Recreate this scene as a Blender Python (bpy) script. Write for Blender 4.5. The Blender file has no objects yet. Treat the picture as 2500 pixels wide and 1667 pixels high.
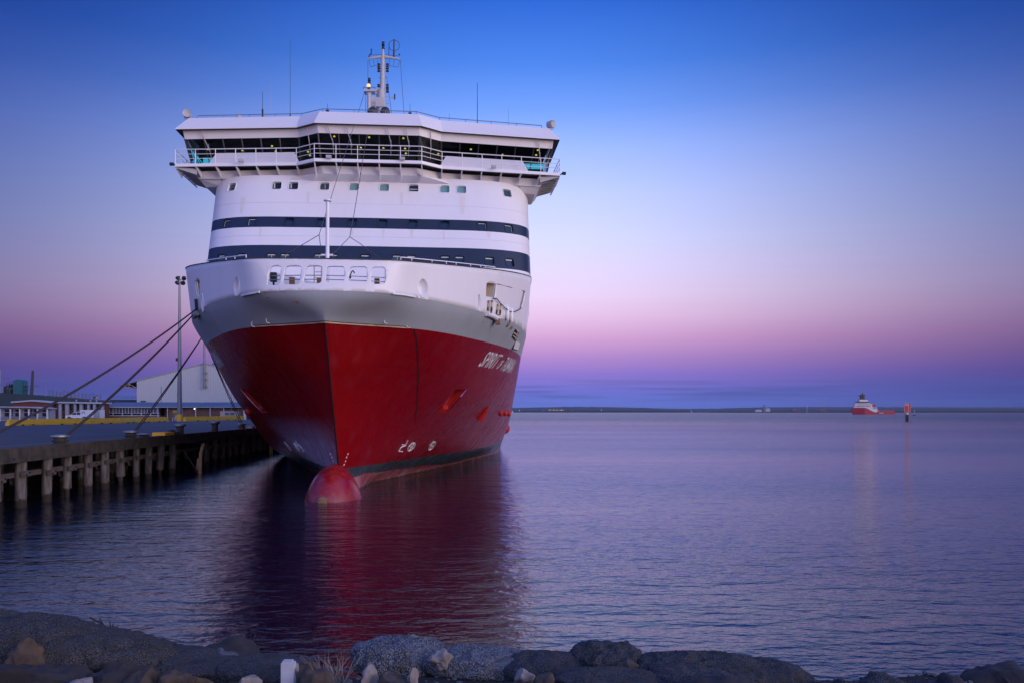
import bpy, bmesh, math, random
import numpy as np
from mathutils import Vector, Matrix, noise
random.seed(7)
R = math.radians
sc = bpy.context.scene
COL = sc.collection

# ------------------------------------------------------------------ camera
F = 1950.0; HY = 1005.0; CAMZ = 4.5
cam = bpy.data.cameras.new('camera'); camo = bpy.data.objects.new('camera', cam); COL.objects.link(camo)
camo.location = (0, 0, CAMZ); camo.rotation_euler = (R(90), 0, 0)
cam.sensor_width = 36; cam.lens = F/2500*36; cam.shift_y = (HY-833.5)/2500
cam.clip_start = 0.1; cam.clip_end = 60000
sc.camera = camo
def W(px, py, Y):            # a point of the place at distance Y, seen at (px, py) of the 2500 px photograph
    return Vector(((px-1250)/F*Y, Y, CAMZ+(HY-py)/F*Y))

# ------------------------------------------------------------------ world (dusk sky: belt of venus ahead, afterglow behind)
def lin(c): return tuple(((v/255)/12.92 if v/255 <= .04045 else ((v/255+.055)/1.055)**2.4) for v in c)
w = bpy.data.worlds.new('World'); sc.world = w; w.use_nodes = True
nt = w.node_tree; N = nt.nodes; L = nt.links; N.clear()
def nd(nt, t, **k):
    n = nt.nodes.new(t)
    for a, b in k.items(): setattr(n, a, b)
    return n
def mth(nt, op, a, b=None, c=None, clamp=False):
    n = nd(nt, 'ShaderNodeMath', operation=op); n.use_clamp = clamp
    for i, v in enumerate((a, b, c)):
        if v is None: continue
        if isinstance(v, (int, float)): n.inputs[i].default_value = v
        else: nt.links.new(v, n.inputs[i])
    return n.outputs[0]
def mixc(nt, f, a, b, bt='MIX'):
    n = nd(nt, 'ShaderNodeMix', data_type='RGBA', blend_type=bt)
    for s, v in ((0, f), (6, a), (7, b)):
        if isinstance(v, (int, float)): n.inputs[s].default_value = v
        elif isinstance(v, tuple): n.inputs[s].default_value = v if len(v) == 4 else (*v, 1)
        else: nt.links.new(v, n.inputs[s])
    return n.outputs[2]
def ramp(nt, fac, stops, mode='LINEAR'):
    n = nd(nt, 'ShaderNodeValToRGB'); e = n.color_ramp.elements; n.color_ramp.interpolation = mode
    while len(e) > 1: e.remove(e[-1])
    e[0].position = stops[0][0]; e[0].color = (*stops[0][1], 1)
    for p, c in stops[1:]:
        q = e.new(p); q.color = (*c, 1)
    nt.links.new(fac, n.inputs[0]); return n.outputs[0]
tc = nd(nt, 'ShaderNodeTexCoord'); sx = nd(nt, 'ShaderNodeSeparateXYZ'); L.new(tc.outputs['Generated'], sx.inputs[0])
X_, Y_, Z_ = sx.outputs
SKY = [(0.0, (92, 112, 198)), (.012, (96, 112, 202)), (.025, (106, 110, 202)), (.047, (138, 116, 202)), (.068, (174, 134, 200)), (.09, (206, 158, 208)),
       (.117, (226, 190, 228)), (.143, (230, 208, 242)), (.175, (224, 214, 254)), (.21, (212, 216, 258)), (.261, (192, 206, 262)), (.309, (160, 188, 262)),
       (.354, (114, 158, 248)), (.398, (76, 132, 232)), (.458, (46, 102, 210)), (.54, (62, 112, 230)), (.7, (84, 128, 240)), (.85, (70, 116, 230)), (1.0, (60, 104, 220))]  # unseen zenith stops raised above dusk level, added to brighten the water
front = ramp(nt, mth(nt, 'MAXIMUM', Z_, 0.0), [(p, lin(c)) for p, c in SKY])
# the sky ahead is brightest low to the right of the bow and falls off sideways
hl = mth(nt, 'SQRT', mth(nt, 'ADD', mth(nt, 'MULTIPLY', X_, X_), mth(nt, 'MULTIPLY', Y_, Y_)))
az = mth(nt, 'ARCTAN2', X_, Y_)
d = mth(nt, 'SUBTRACT', az, R(1))
g = mth(nt, 'MULTIPLY', mth(nt, 'MULTIPLY', d, d), mth(nt, 'MULTIPLY_ADD', Z_, -5.0, -4.0))
fall = mth(nt, 'POWER', 2.718, g)
fall = mth(nt, 'MAXIMUM', fall, mth(nt, 'MULTIPLY_ADD', Z_, 6.0, -2.85, clamp=True))
side = mixc(nt, fall, mixc(nt, mth(nt, 'MULTIPLY', Z_, 4.0, clamp=True), (.16, .15, .23), (.09, .14, .30)), (1, 1, 1))
front = mixc(nt, 1.0, front, side, 'MULTIPLY')
# thin cloud bars above the horizon
cv = nd(nt, 'ShaderNodeCombineXYZ'); L.new(mth(nt, 'MULTIPLY', az, 5.0), cv.inputs[0]); L.new(mth(nt, 'MULTIPLY', Z_, 150.0), cv.inputs[1])
cn = nd(nt, 'ShaderNodeTexNoise'); cn.inputs['Scale'].default_value = 1.0; cn.inputs['Detail'].default_value = 3; L.new(cv.outputs[0], cn.inputs['Vector'])
band = mth(nt, 'MULTIPLY', mth(nt, 'SUBTRACT', 1.0, mth(nt, 'MULTIPLY', mth(nt, 'ABSOLUTE', mth(nt, 'SUBTRACT', Z_, .024)), 50.0), clamp=True), 1.0)
cm = mth(nt, 'MULTIPLY', mth(nt, 'MULTIPLY', mth(nt, 'SUBTRACT', cn.outputs[0], .46, clamp=True), 7.0, clamp=True), band)
front = mixc(nt, mth(nt, 'MULTIPLY', cm, .7), front, lin((74, 82, 150)))
# afterglow behind the camera
BACK = [(0.0, (1.15, .80, .72)), (.08, (1.25, .95, .98)), (.2, (1.15, 1.05, 1.42)), (.4, (.85, 1.0, 1.65)), (.7, (.35, .55, 1.2)), (1.0, (.12, .24, .62))]
back = ramp(nt, mth(nt, 'MAXIMUM', Z_, 0.0), BACK)
bk = mth(nt, 'MULTIPLY_ADD', Y_, -1.5, .75, clamp=True)
rx = mth(nt, 'MULTIPLY_ADD', X_, .6, .5, clamp=True)
back = mixc(nt, 1.0, back, mixc(nt, rx, (.22, .30, .60), (1.2, 1.05, 1.0)), 'MULTIPLY')
sky = mixc(nt, bk, front, back)
bg = nd(nt, 'ShaderNodeBackground'); L.new(sky, bg.inputs[0]); bg.inputs[1].default_value = 1.06
wo = nd(nt, 'ShaderNodeOutputWorld'); L.new(bg.outputs[0], wo.inputs[0])

sun = bpy.data.lights.new('sun', 'SUN'); sun.energy = 1.3; sun.angle = R(30); sun.color = (1, .86, .84)
suno = bpy.data.objects.new('sun', sun); COL.objects.link(suno)
suno.rotation_euler = Vector((1.3, -.95, .2)).to_track_quat('Z', 'Y').to_euler()
sc.view_settings.view_transform = 'Standard'; sc.view_settings.look = 'None'
sc.view_settings.exposure = 0.07; sc.view_settings.gamma = 1

# ------------------------------------------------------------------ materials
def mat(name, col, rough=.5, metal=0.0, var=0.0, vscale=2.0, col2=None, streak=False, bump=0.0, bscale=8.0, emit=None, es=0.0, coat=0.0, stretch=None, spec=.5, fn=None):
    m = bpy.data.materials.new(name); m.use_nodes = True; t = m.node_tree
    b = t.nodes['Principled BSDF']
    b.inputs['Base Color'].default_value = (*col, 1); b.inputs['Roughness'].default_value = rough; b.inputs['Metallic'].default_value = metal
    b.inputs['Specular IOR Level'].default_value = spec; b.inputs['Coat Weight'].default_value = coat
    co = nd(t, 'ShaderNodeTexCoord'); mp = nd(t, 'ShaderNodeMapping'); t.links.new(co.outputs['Object'], mp.inputs[0])
    if streak: mp.inputs['Scale'].default_value = (1, 1, .12)
    if stretch: mp.inputs['Scale'].default_value = stretch
    if var or col2:
        n = nd(t, 'ShaderNodeTexNoise'); n.inputs['Scale'].default_value = vscale; n.inputs['Detail'].default_value = 6; n.inputs['Roughness'].default_value = .65
        t.links.new(mp.outputs[0], n.inputs['Vector'])
        c2 = col2 or tuple(c*.55 for c in col)
        f = mth(t, 'MULTIPLY', mth(t, 'MULTIPLY_ADD', n.outputs[0], 3.0, -1.1, clamp=True), var if var else 1.0)
        t.links.new(mixc(t, f, col, c2), b.inputs['Base Color'])
        t.links.new(mth(t, 'MULTIPLY_ADD', n.outputs[0], .3*min(1, rough*2), rough-.1*min(1, rough*2), clamp=True), b.inputs['Roughness'])
    if bump:
        n = nd(t, 'ShaderNodeTexNoise'); n.inputs['Scale'].default_value = bscale; n.inputs['Detail'].default_value = 5; t.links.new(co.outputs['Object'], n.inputs['Vector'])
        bp = nd(t, 'ShaderNodeBump'); bp.inputs['Strength'].default_value = .6; bp.inputs['Distance'].default_value = bump
        t.links.new(n.outputs[0], bp.inputs['Height']); t.links.new(bp.outputs[0], b.inputs['Normal'])
    if emit: b.inputs['Emission Color'].default_value = (*emit, 1); b.inputs['Emission Strength'].default_value = es
    if fn: fn(t, b, co)
    return m
M = {}
M['white'] = mat('white_paint', (.76, .75, .77), .38, var=.16, vscale=.8, col2=(.60, .54, .48), streak=True)
M['white_plain'] = mat('white_trim', (.78, .77, .79), .4)
M['bridge_white'] = mat('bridge_white', (.70, .69, .71), .45, var=.15, vscale=1.5, col2=(.55, .52, .5))
M['navy'] = mat('navy_stripe', (.012, .020, .045), .35, var=.3, vscale=1.5, col2=(.02, .03, .06))
M['grey'] = mat('grey_hull_paint', (.36, .39, .42), .62, var=.35, vscale=.7, col2=(.25, .27, .30), streak=True)
def redfn(t, b, co):
    sp = nd(t, 'ShaderNodeSeparateXYZ'); t.links.new(co.outputs['Object'], sp.inputs[0])
    x, s, z = sp.outputs
    mp = nd(t, 'ShaderNodeMapping'); mp.inputs['Rotation'].default_value = (R(-34), 0, 0); mp.inputs['Scale'].default_value = (1.2, 1.3, .09)
    t.links.new(co.outputs['Object'], mp.inputs[0])
    n = nd(t, 'ShaderNodeTexNoise'); n.inputs['Scale'].default_value = 1.3; n.inputs['Detail'].default_value = 6; t.links.new(mp.outputs[0], n.inputs['Vector'])
    n2 = nd(t, 'ShaderNodeTexNoise'); n2.inputs['Scale'].default_value = .9; n2.inputs['Detail'].default_value = 7; t.links.new(co.outputs['Object'], n2.inputs['Vector'])
    st = mth(t, 'MULTIPLY_ADD', n.outputs[0], 4.0, -2.2, clamp=True)
    aft = mth(t, 'MULTIPLY_ADD', s, .08, -.7, clamp=True)
    red = mixc(t, mth(t, 'MULTIPLY', st, mth(t, 'MULTIPLY_ADD', aft, .6, .15)), (.235, .0012, .0018), (.27, .09, .14))
    # pale reflected sheen painted into the red low on the starboard bow, streaky
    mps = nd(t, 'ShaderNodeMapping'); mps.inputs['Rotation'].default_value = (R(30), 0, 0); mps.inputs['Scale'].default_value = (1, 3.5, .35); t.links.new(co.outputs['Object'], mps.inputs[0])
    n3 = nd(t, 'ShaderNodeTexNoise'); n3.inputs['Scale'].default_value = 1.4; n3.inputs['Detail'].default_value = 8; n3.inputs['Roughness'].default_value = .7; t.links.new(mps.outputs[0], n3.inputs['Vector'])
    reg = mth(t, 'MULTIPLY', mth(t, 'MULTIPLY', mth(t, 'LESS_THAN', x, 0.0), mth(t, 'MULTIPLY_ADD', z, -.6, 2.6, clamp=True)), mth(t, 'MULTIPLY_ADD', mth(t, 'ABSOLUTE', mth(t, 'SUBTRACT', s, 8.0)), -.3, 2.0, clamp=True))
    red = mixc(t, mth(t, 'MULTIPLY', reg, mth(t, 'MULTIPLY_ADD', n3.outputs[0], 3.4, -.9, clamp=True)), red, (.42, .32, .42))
    # salt and weed line around the waterline
    wob = mth(t, 'MULTIPLY_ADD', n2.outputs[0], .5, -.25)
    zz = mth(t, 'ADD', z, wob)
    boot = mth(t, 'LESS_THAN', mth(t, 'ADD', z, mth(t, 'MULTIPLY', wob, .15)), 1.43)
    slate = mixc(t, mth(t, 'MULTIPLY_ADD', n2.outputs[0], 2.5, -.9, clamp=True), (.028, .040, .048), (.07, .085, .095))
    c = mixc(t, boot, red, slate)
    low = mth(t, 'LESS_THAN', zz, mth(t, 'MULTIPLY_ADD', mth(t, 'MULTIPLY_ADD', s, -.06, 1.5, clamp=True), .6, .3))
    af = mixc(t, mth(t, 'MULTIPLY_ADD', n2.outputs[0], 3.0, -1.1, clamp=True), (.30, .05, .06), (.42, .20, .22))
    c = mixc(t, low, c, af)
    weed = mth(t, 'LESS_THAN', zz, .12)
    c = mixc(t, weed, c, (.10, .05, .035))
    t.links.new(c, b.inputs['Base Color'])
    t.links.new(mth(t, 'MULTIPLY_ADD', n.outputs[0], .25, .16), b.inputs['Roughness'])
    mb = nd(t, 'ShaderNodeTexNoise'); mb.inputs['Scale'].default_value = .35; mb.inputs['Detail'].default_value = 2; t.links.new(co.outputs['Object'], mb.inputs['Vector'])
    bp = nd(t, 'ShaderNodeBump'); bp.inputs['Strength'].default_value = .35; bp.inputs['Distance'].default_value = .12
    t.links.new(mb.outputs[0], bp.inputs['Height']); t.links.new(bp.outputs[0], b.inputs['Normal'])
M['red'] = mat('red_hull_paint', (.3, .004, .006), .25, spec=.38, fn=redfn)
M['redp'] = mat('red_pocket_paint', (.45, .010, .008), .5, var=.4, vscale=3, col2=(.2, .01, .01))
def bulbfn(t, b, co):
    n = nd(t, 'ShaderNodeTexNoise'); n.inputs['Scale'].default_value = 3.5; n.inputs['Detail'].default_value = 7; t.links.new(co.outputs['Object'], n.inputs['Vector'])
    sp = nd(t, 'ShaderNodeSeparateXYZ'); t.links.new(co.outputs['Object'], sp.inputs[0])
    f = mth(t, 'MULTIPLY_ADD', n.outputs[0], 3.0, -1.2, clamp=True)
    c = mixc(t, f, (.27, .003, .006), (.30, .018, .022))
    lowf = mth(t, 'LESS_THAN', mth(t, 'ADD', sp.outputs[2], mth(t, 'MULTIPLY', n.outputs[0], -.5)), .12)
    c = mixc(t, mth(t, 'MULTIPLY', lowf, .25), c, (.22, .06, .05))
    t.links.new(c, b.inputs['Base Color']); t.links.new(mth(t, 'MULTIPLY_ADD', n.outputs[0], .35, .08), b.inputs['Roughness'])
M['bulb'] = mat('bulb_red', (.3, .01, .015), .2, coat=.15, fn=bulbfn)
M['dark'] = mat('dark_metal', (.02, .02, .022), .5)
M['black'] = mat('black_paint', (.008, .008, .009), .45)
M['mastgrey'] = mat('mast_paint', (.42, .42, .43), .45, var=.3, vscale=4)
M['steel'] = mat('galvanised_steel', (.25, .26, .28), .45, .6, var=.3, vscale=4)
M['rust'] = mat('rusty_metal', (.16, .07, .03), .8, var=.6, vscale=9, col2=(.35, .26, .16))
M['cream'] = mat('cream_paint', (.55, .47, .36), .55, var=.4, vscale=3, col2=(.35, .24, .14))
M['creamstrip'] = mat('cream_strip', (.50, .40, .27), .55, var=.7, vscale=2, col2=(.20, .08, .03))
M['seam'] = mat('door_seam', (.012, .004, .004), .6)
M['lightseam'] = mat('panel_seam', (.55, .53, .56), .5)
M['rope'] = mat('mooring_rope', (.035, .028, .035), .85, var=.4, vscale=14)
M['wire'] = mat('wire', (.06, .06, .07), .5)
M['glassd'] = mat('cabin_glass', (.03, .075, .085), .08, var=.4, vscale=.7, col2=(.10, .20, .19))
M['glasspale'] = mat('cabin_glass_pale', (.14, .30, .30), .12)
M['glassdark'] = mat('cabin_glass_dark', (.008, .014, .016), .06)
M['glassblue'] = mat('cabin_glass_blue', (.012, .03, .06), .1)
M['blind'] = mat('pale_blind', (.45, .5, .5), .6)
M['lamp'] = mat('lamp_glow', (.8, .7, .1), .5, emit=(1, .85, .12), es=1.1)
M['lampw'] = mat('white_lamp_glow', (.8, .8, .8), .5, emit=(.9, .92, 1), es=3.0)
M['lampo'] = mat('orange_lamp_glow', (.8, .6, .2), .5, emit=(1, .55, .12), es=1.0)
M['cyan'] = mat('cyan_glow', (.05, .5, .62), .5, emit=(.05, .5, .75), es=1.3)  # light caught by the bridge sun visors, put in as emission
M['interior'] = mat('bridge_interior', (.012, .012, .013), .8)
def glassfn(t, b, co):
    out = t.nodes['Material Output']; tr = nd(t, 'ShaderNodeBsdfTransparent'); tr.inputs[0].default_value = (.42, .5, .5, 1)
    gl = nd(t, 'ShaderNodeBsdfGlossy'); gl.inputs['Roughness'].default_value = .03; gl.inputs[0].default_value = (.8, .9, .9, 1)
    fr = nd(t, 'ShaderNodeFresnel'); fr.inputs[0].default_value = 1.35
    mx = nd(t, 'ShaderNodeMixShader'); t.links.new(fr.outputs[0], mx.inputs[0]); t.links.new(tr.outputs[0], mx.inputs[1]); t.links.new(gl.outputs[0], mx.inputs[2])
    t.links.new(mx.outputs[0], out.inputs[0])
M['bglass'] = mat('bridge_glass', (0, 0, 0), .05, fn=glassfn)

# ------------------------------------------------------------------ object helpers
def tag(o, label=None, cat=None, group=None, kind=None):
    if label: o['label'] = label
    if cat: o['category'] = cat
    if group: o['group'] = group
    if kind: o['kind'] = kind
    return o
def empty(name, loc, rz=0.0, label=None, cat=None, group=None):
    o = bpy.data.objects.new(name, None); COL.objects.link(o); o.location = loc; o.rotation_euler = (0, 0, rz)
    o.empty_display_size = .5
    return tag(o, label, cat, group)
class MB:
    def __init__(s): s.v = []; s.f = []; s.m = []; s.cur = 0
    def add(s, vs, fs):
        b = len(s.v); s.v += [tuple(p) for p in vs]
        for f in fs: s.f.append([i+b for i in f]); s.m.append(s.cur)
    def hexa(s, p):    # 4 bottom (ccw) + 4 top
        s.add(p, [(3, 2, 1, 0), (4, 5, 6, 7), (0, 1, 5, 4), (1, 2, 6, 5), (2, 3, 7, 6), (3, 0, 4, 7)])
    def box(s, c, d, rz=0.0, ry=0.0):
        m = Matrix.Rotation(rz, 3, 'Z') @ Matrix.Rotation(ry, 3, 'Y'); c = Vector(c)
        q = [(-1, -1), (1, -1), (1, 1), (-1, 1)]
        s.hexa([c+m@Vector((a*d[0]/2, b*d[1]/2, z*d[2]/2)) for z in (-1, 1) for a, b in q])
    def bx(s, x0, x1, y0, y1, z0, z1): s.box(((x0+x1)/2, (y0+y1)/2, (z0+z1)/2), (x1-x0, y1-y0, z1-z0))
    def tube(s, a, b, r, r2=None, n=6):
        a = Vector(a); b = Vector(b); r2 = r if r2 is None else r2; d = b-a
        if d.length < 1e-6: return
        q = d.to_track_quat('Z', 'Y'); vs = []
        for p, rr in ((a, r), (b, r2)):
            for i in range(n):
                an = 2*math.pi*i/n; vs.append(p+q@Vector((rr*math.cos(an), rr*math.sin(an), 0)))
        s.add(vs, [(i, (i+1) % n, n+(i+1) % n, n+i) for i in range(n)]+[tuple(range(n-1, -1, -1)), tuple(range(n, 2*n))])
    def path(s, pts, r, n=5, closed=False):
        for i in range(len(pts)-(0 if closed else 1)): s.tube(pts[i], pts[(i+1) % len(pts)], r, n=n)
    def lathe(s, prof, c, n=14, sx=1, sy=1, axis=None):
        c = Vector(c); q = Vector(axis).to_track_quat('Z', 'Y') if axis else None; vs = []
        for r, z in prof:
            for i in range(n):
                a = 2*math.pi*i/n; p = Vector((r*sx*math.cos(a), r*sy*math.sin(a), z)); vs.append(c+(q@p if q else p))
        k = len(prof); fs = [(j*n+i, j*n+(i+1) % n, (j+1)*n+(i+1) % n, (j+1)*n+i) for j in range(k-1) for i in range(n)]
        s.add(vs, fs+[tuple(range(n-1, -1, -1)), tuple((k-1)*n+i for i in range(n))])
    def sphere(s, c, r, n=10, sz=1):
        k = 7; s.lathe([(max(.001, r*math.sin(math.pi*j/k)), -r*sz*math.cos(math.pi*j/k)) for j in range(k+1)], c, n)
    def prism(s, pts, off):    # closed outline + offset vector
        n = len(pts); o = Vector(off); a = [Vector(p) for p in pts]
        s.add(a+[p+o for p in a], [tuple(range(n-1, -1, -1)), tuple(range(n, 2*n))]+[(i, (i+1) % n, n+(i+1) % n, n+i) for i in range(n)])
    def quad(s, *p): s.add(p, [tuple(range(len(p)))])
    def strip(s, A, B):
        n = len(A); s.add(list(A)+list(B), [(i, i+1, n+i+1, n+i) for i in range(n-1)])
    def build(s, name, m, parent=None, smooth=False, fixn=True):
        me = bpy.data.meshes.new(name); me.from_pydata(s.v, [], s.f)
        for x in (m if isinstance(m, (list, tuple)) else [m]): me.materials.append(x)
        for i, p in enumerate(me.polygons): p.material_index = s.m[i]
        if fixn:
            b = bmesh.new(); b.from_mesh(me); bmesh.ops.recalc_face_normals(b, faces=b.faces); b.to_mesh(me); b.free()
        if smooth:
            for p in me.polygons: p.use_smooth = True
            me.set_sharp_from_angle(angle=R(smooth if not isinstance(smooth, bool) else 40))
        o = bpy.data.objects.new(name, me); COL.objects.link(o); o.parent = parent
        return o
def from_bm(b, name, m, parent=None, smooth=40):
    me = bpy.data.meshes.new(name); b.to_mesh(me); b.free()
    for x in (m if isinstance(m, (list, tuple)) else [m]): me.materials.append(x)
    if smooth:
        for p in me.polygons: p.use_smooth = True
        me.set_sharp_from_angle(angle=R(smooth))
    o = bpy.data.objects.new(name, me); COL.objects.link(o); o.parent = parent
    return o
def grid_bm(rows, closed=False):
    b = bmesh.new(); V = [[b.verts.new(p) for p in r] for r in rows]
    for j in range(len(rows)-1):
        n = len(rows[j])
        for i in range(n if closed else n-1):
            k = (i+1) % n
            q = [V[j][i], V[j][k], V[j+1][k], V[j+1][i]]
            try: b.faces.new(q)
            except ValueError: pass
    return b

# ================================================================== THE FERRY
A = math.atan(.0794); B0 = Vector((-9.1, 39.5, 0))
ferry = empty('passenger_ferry', B0, A, 'huge white, grey and red passenger ferry moored bow-on at the wharf', 'ferry')
ca, sa = math.cos(A), math.sin(A)
def ray(px, py):    # ray in the ferry's own axes: x to port, y aft, z up
    o = Vector((-B0.x, -B0.y, CAMZ)); d = Vector(((px-1250)/F, 1, (HY-py)/F))
    rot = lambda p: Vector((ca*p.x+sa*p.y, -sa*p.x+ca*p.y, p.z))
    return rot(o), rot(d)
def on_s(px, py, s):        # where the ray meets the cross plane at s
    o, d = ray(px, py); return o+d*((s-o.y)/d.y)
def pchip(xs, ys, x, d0=None):
    xs = np.array(xs, float); ys = np.array(ys, float); h = np.diff(xs); dl = np.diff(ys)/h; n = len(xs); m = np.zeros(n)
    for i in range(1, n-1):
        if dl[i-1]*dl[i] > 0:
            w1 = 2*h[i]+h[i-1]; w2 = h[i]+2*h[i-1]; m[i] = (w1+w2)/(w1/dl[i-1]+w2/dl[i])
    m[0] = dl[0] if d0 is None else d0; m[-1] = dl[-1] if n > 1 else 0
    x = np.clip(np.array(x, float), xs[0], xs[-1]); i = np.clip(np.searchsorted(xs, x)-1, 0, n-2); t = (x-xs[i])/h[i]
    return (2*t**3-3*t**2+1)*ys[i]+(t**3-2*t**2+t)*h[i]*m[i]+(-2*t**3+3*t**2)*ys[i+1]+(t**3-t**2)*h[i]*m[i+1]
LV = [(-3.0, [(5, 0), (6, .5), (12, .8), (20, 2.3), (30, 5), (45, 9), (66, 12), (80, 12.5)]),
      (0.0, [(4.8, 0), (6, .75), (10, .98), (15.5, 2.4), (25, 5.44), (33.7, 7.8), (48, 11.3), (62, 12.4), (80, 12.5)]),
      (.75, [(4.4, 0), (6, .8), (9, 1.5), (15, 3.2), (26, 7.0), (36, 9.4), (48, 11.6), (62, 12.5), (80, 12.5)]),
      (1.43, [(3.9, 0), (6.1, 1.1), (8.5, 1.95), (14.7, 3.95), (27, 8.35), (38, 10.7), (48, 11.9), (62, 12.5), (80, 12.5)]),
      (3.5, [(2.55, 0), (5, 1.6), (10, 4.1), (15, 6.3), (20, 8.1), (30, 10.6), (40, 12), (55, 12.5), (80, 12.5)]),
      (5.5, [(1.2, 0), (3.5, 2.1), (8, 5.1), (13, 7.5), (20, 9.7), (30, 11.5), (40, 12.3), (55, 12.5), (80, 12.5)]),
      (7.0, [(.2, 0), (2.3, 2.7), (6, 5.5), (10, 7.4), (13, 8.5), (20, 10.5), (30, 11.9), (40, 12.4), (80, 12.5)]),
      (8.8, [(-1.03, 0), (-.75, .42), (-.1, 1.45), (1.4, 4.0), (4.7, 6.3), (7.5, 7.55), (9.2, 8.3), (11.8, 9.25), (15.4, 10.35), (22.7, 11.6), (32, 12.2), (80, 12.5)]),
      (10.2, [(-1.9, 0), (-1.88, .5), (-1.72, 1.6), (-1.2, 3.05), (.2, 4.35), (5.6, 7.8), (11.4, 10.1), (17, 11.4), (25, 12.1), (80, 12.5)]),
      (11.2, [(-1.5, 0), (-1.48, .5), (-1.38, 1.6), (-1.15, 3.1), (.5, 4.7), (3.8, 6.9), (8, 9.2), (12, 10.65), (18, 11.95), (24, 12.4), (80, 12.5)])]
NU = 90; G = (np.arange(NU)/(NU-1))**2
def level(pts):
    s0 = pts[0][0]; s = s0+(80-s0)*G
    ws = [math.sqrt(p[0]-s0) for p in pts]; bs = [p[1] for p in pts]
    b = pchip(ws, bs, np.sqrt(s-s0), d0=0 if len(pts) < 13 and pts[1][1]/max(1e-6, pts[1][0]-s0) < 4 else None)
    return s, np.maximum(b, 0)
LZ = [z for z, _ in LV]; LS = np.array([level(p)[0] for _, p in LV]); LB = np.array([level(p)[1] for _, p in LV])
def row(z):     # waterline at height z
    s = np.array([pchip(LZ, LS[:, i], z) for i in range(NU)]); b = np.array([pchip(LZ, LB[:, i], z) for i in range(NU)])
    return s, b
ZR = sorted(set([round(x, 3) for x in list(np.arange(-3, 11.2, .2))+[1.43, 8.8, 10.2, 11.2]]))
ROWS = {z: row(z) for z in ZR}
ZA = np.array(ZR); TS = np.array([ROWS[z][0] for z in ZR]); TB = np.array([ROWS[z][1] for z in ZR])
def hb(s, z):   # half breadth of the hull
    j = int(np.clip(np.searchsorted(ZA, z)-1, 0, len(ZA)-2)); f = (z-ZA[j])/(ZA[j+1]-ZA[j]); f = min(max(f, 0), 1)
    a = np.interp(s, TS[j], TB[j], left=0); b = np.interp(s, TS[j+1], TB[j+1], left=0)
    return float(a*(1-f)+b*f)
def hp(s, z, side, off=.02):
    e = .15; b = hb(s, z); ds = (hb(s+e, z)-hb(s-e, z))/(2*e); dz = (hb(s, z+e)-hb(s, z-e))/(2*e)
    n = Vector((1, -ds, -dz)).normalized(); p = Vector((b, s, z))+n*off
    return Vector((p.x*side, p.y, p.z))
def hray(px, py, side):   # pixel of the photo -> (s, z) on the hull
    o, d = ray(px, py); last = None
    for k in range(0, 1400):
        Yd = 35+k*.05; p = o+d*Yd
        v = abs(p.x)-hb(p.y, p.z) if p.y > -2 else 1
        if (p.x*side > -.2) and last is not None and last > 0 and v <= 0: return p.y, p.z
        last = v
    return None
def full(s, b, z):
    z = [z]*len(s) if np.isscalar(z) else z
    return [(-b[i], s[i], z[i]) for i in range(len(s)-1, 0, -1)]+[(0, s[0], z[0])]+[(b[i], s[i], z[i]) for i in range(1, len(s))]

def cut(bm, centre, rad, planes):
    """cut a hole bounded by planes (point, outward normal)"""
    c = Vector(centre)
    def near(): return [f for f in bm.faces if (f.calc_center_median()-c).length < rad]
    for p, n in planes:
        fs = near(); ge = set(fs)
        for f in fs: ge.update(f.edges); ge.update(f.verts)
        bmesh.ops.bisect_plane(bm, geom=list(ge), dist=1e-5, plane_co=p, plane_no=n)
    dead = [f for f in near() if all((f.calc_center_median()-Vector(p)).dot(Vector(n)) < 1e-4 for p, n in planes)]
    bmesh.ops.delete(bm, geom=dead, context='FACES')

# ---- red hull
zr = [z for z in ZR if z <= 8.8]
hb_rows = [full(*ROWS[z], z) for z in zr]
bm = grid_bm(hb_rows)
POCK = []
def pocket(side, quadpx):
    P = []
    for px, py in quadpx:
        r = hray(px, py, side)
        if r is None: return None
        P.append(hp(r[0], r[1], side, 0))
    return P
def loop_planes(P, nrm):
    c = sum(P, Vector())/len(P); out = []
    for i in range(len(P)):
        a, b = P[i], P[(i+1) % len(P)]; n = (b-a).cross(nrm).normalized()
        if (c-a).dot(n) > 0: n = -n
        out.append((a, n))
    return c, out
def avg_n(P, side):
    n = (P[2]-P[0]).cross(P[3]-P[1]).normalized()
    if n.x*side < 0: n = -n
    return n
PR = pocket(1, [(1112, 950), (1139, 950), (1090, 1006), (1064, 1006)])
pk = [PR, [Vector((-p.x, p.y, p.z)) for p in PR]]
for side, P in zip((1, -1), pk):
    n = avg_n(P, side); c, pl = loop_planes(P, n); cut(bm, c, 3.4, pl)
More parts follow.
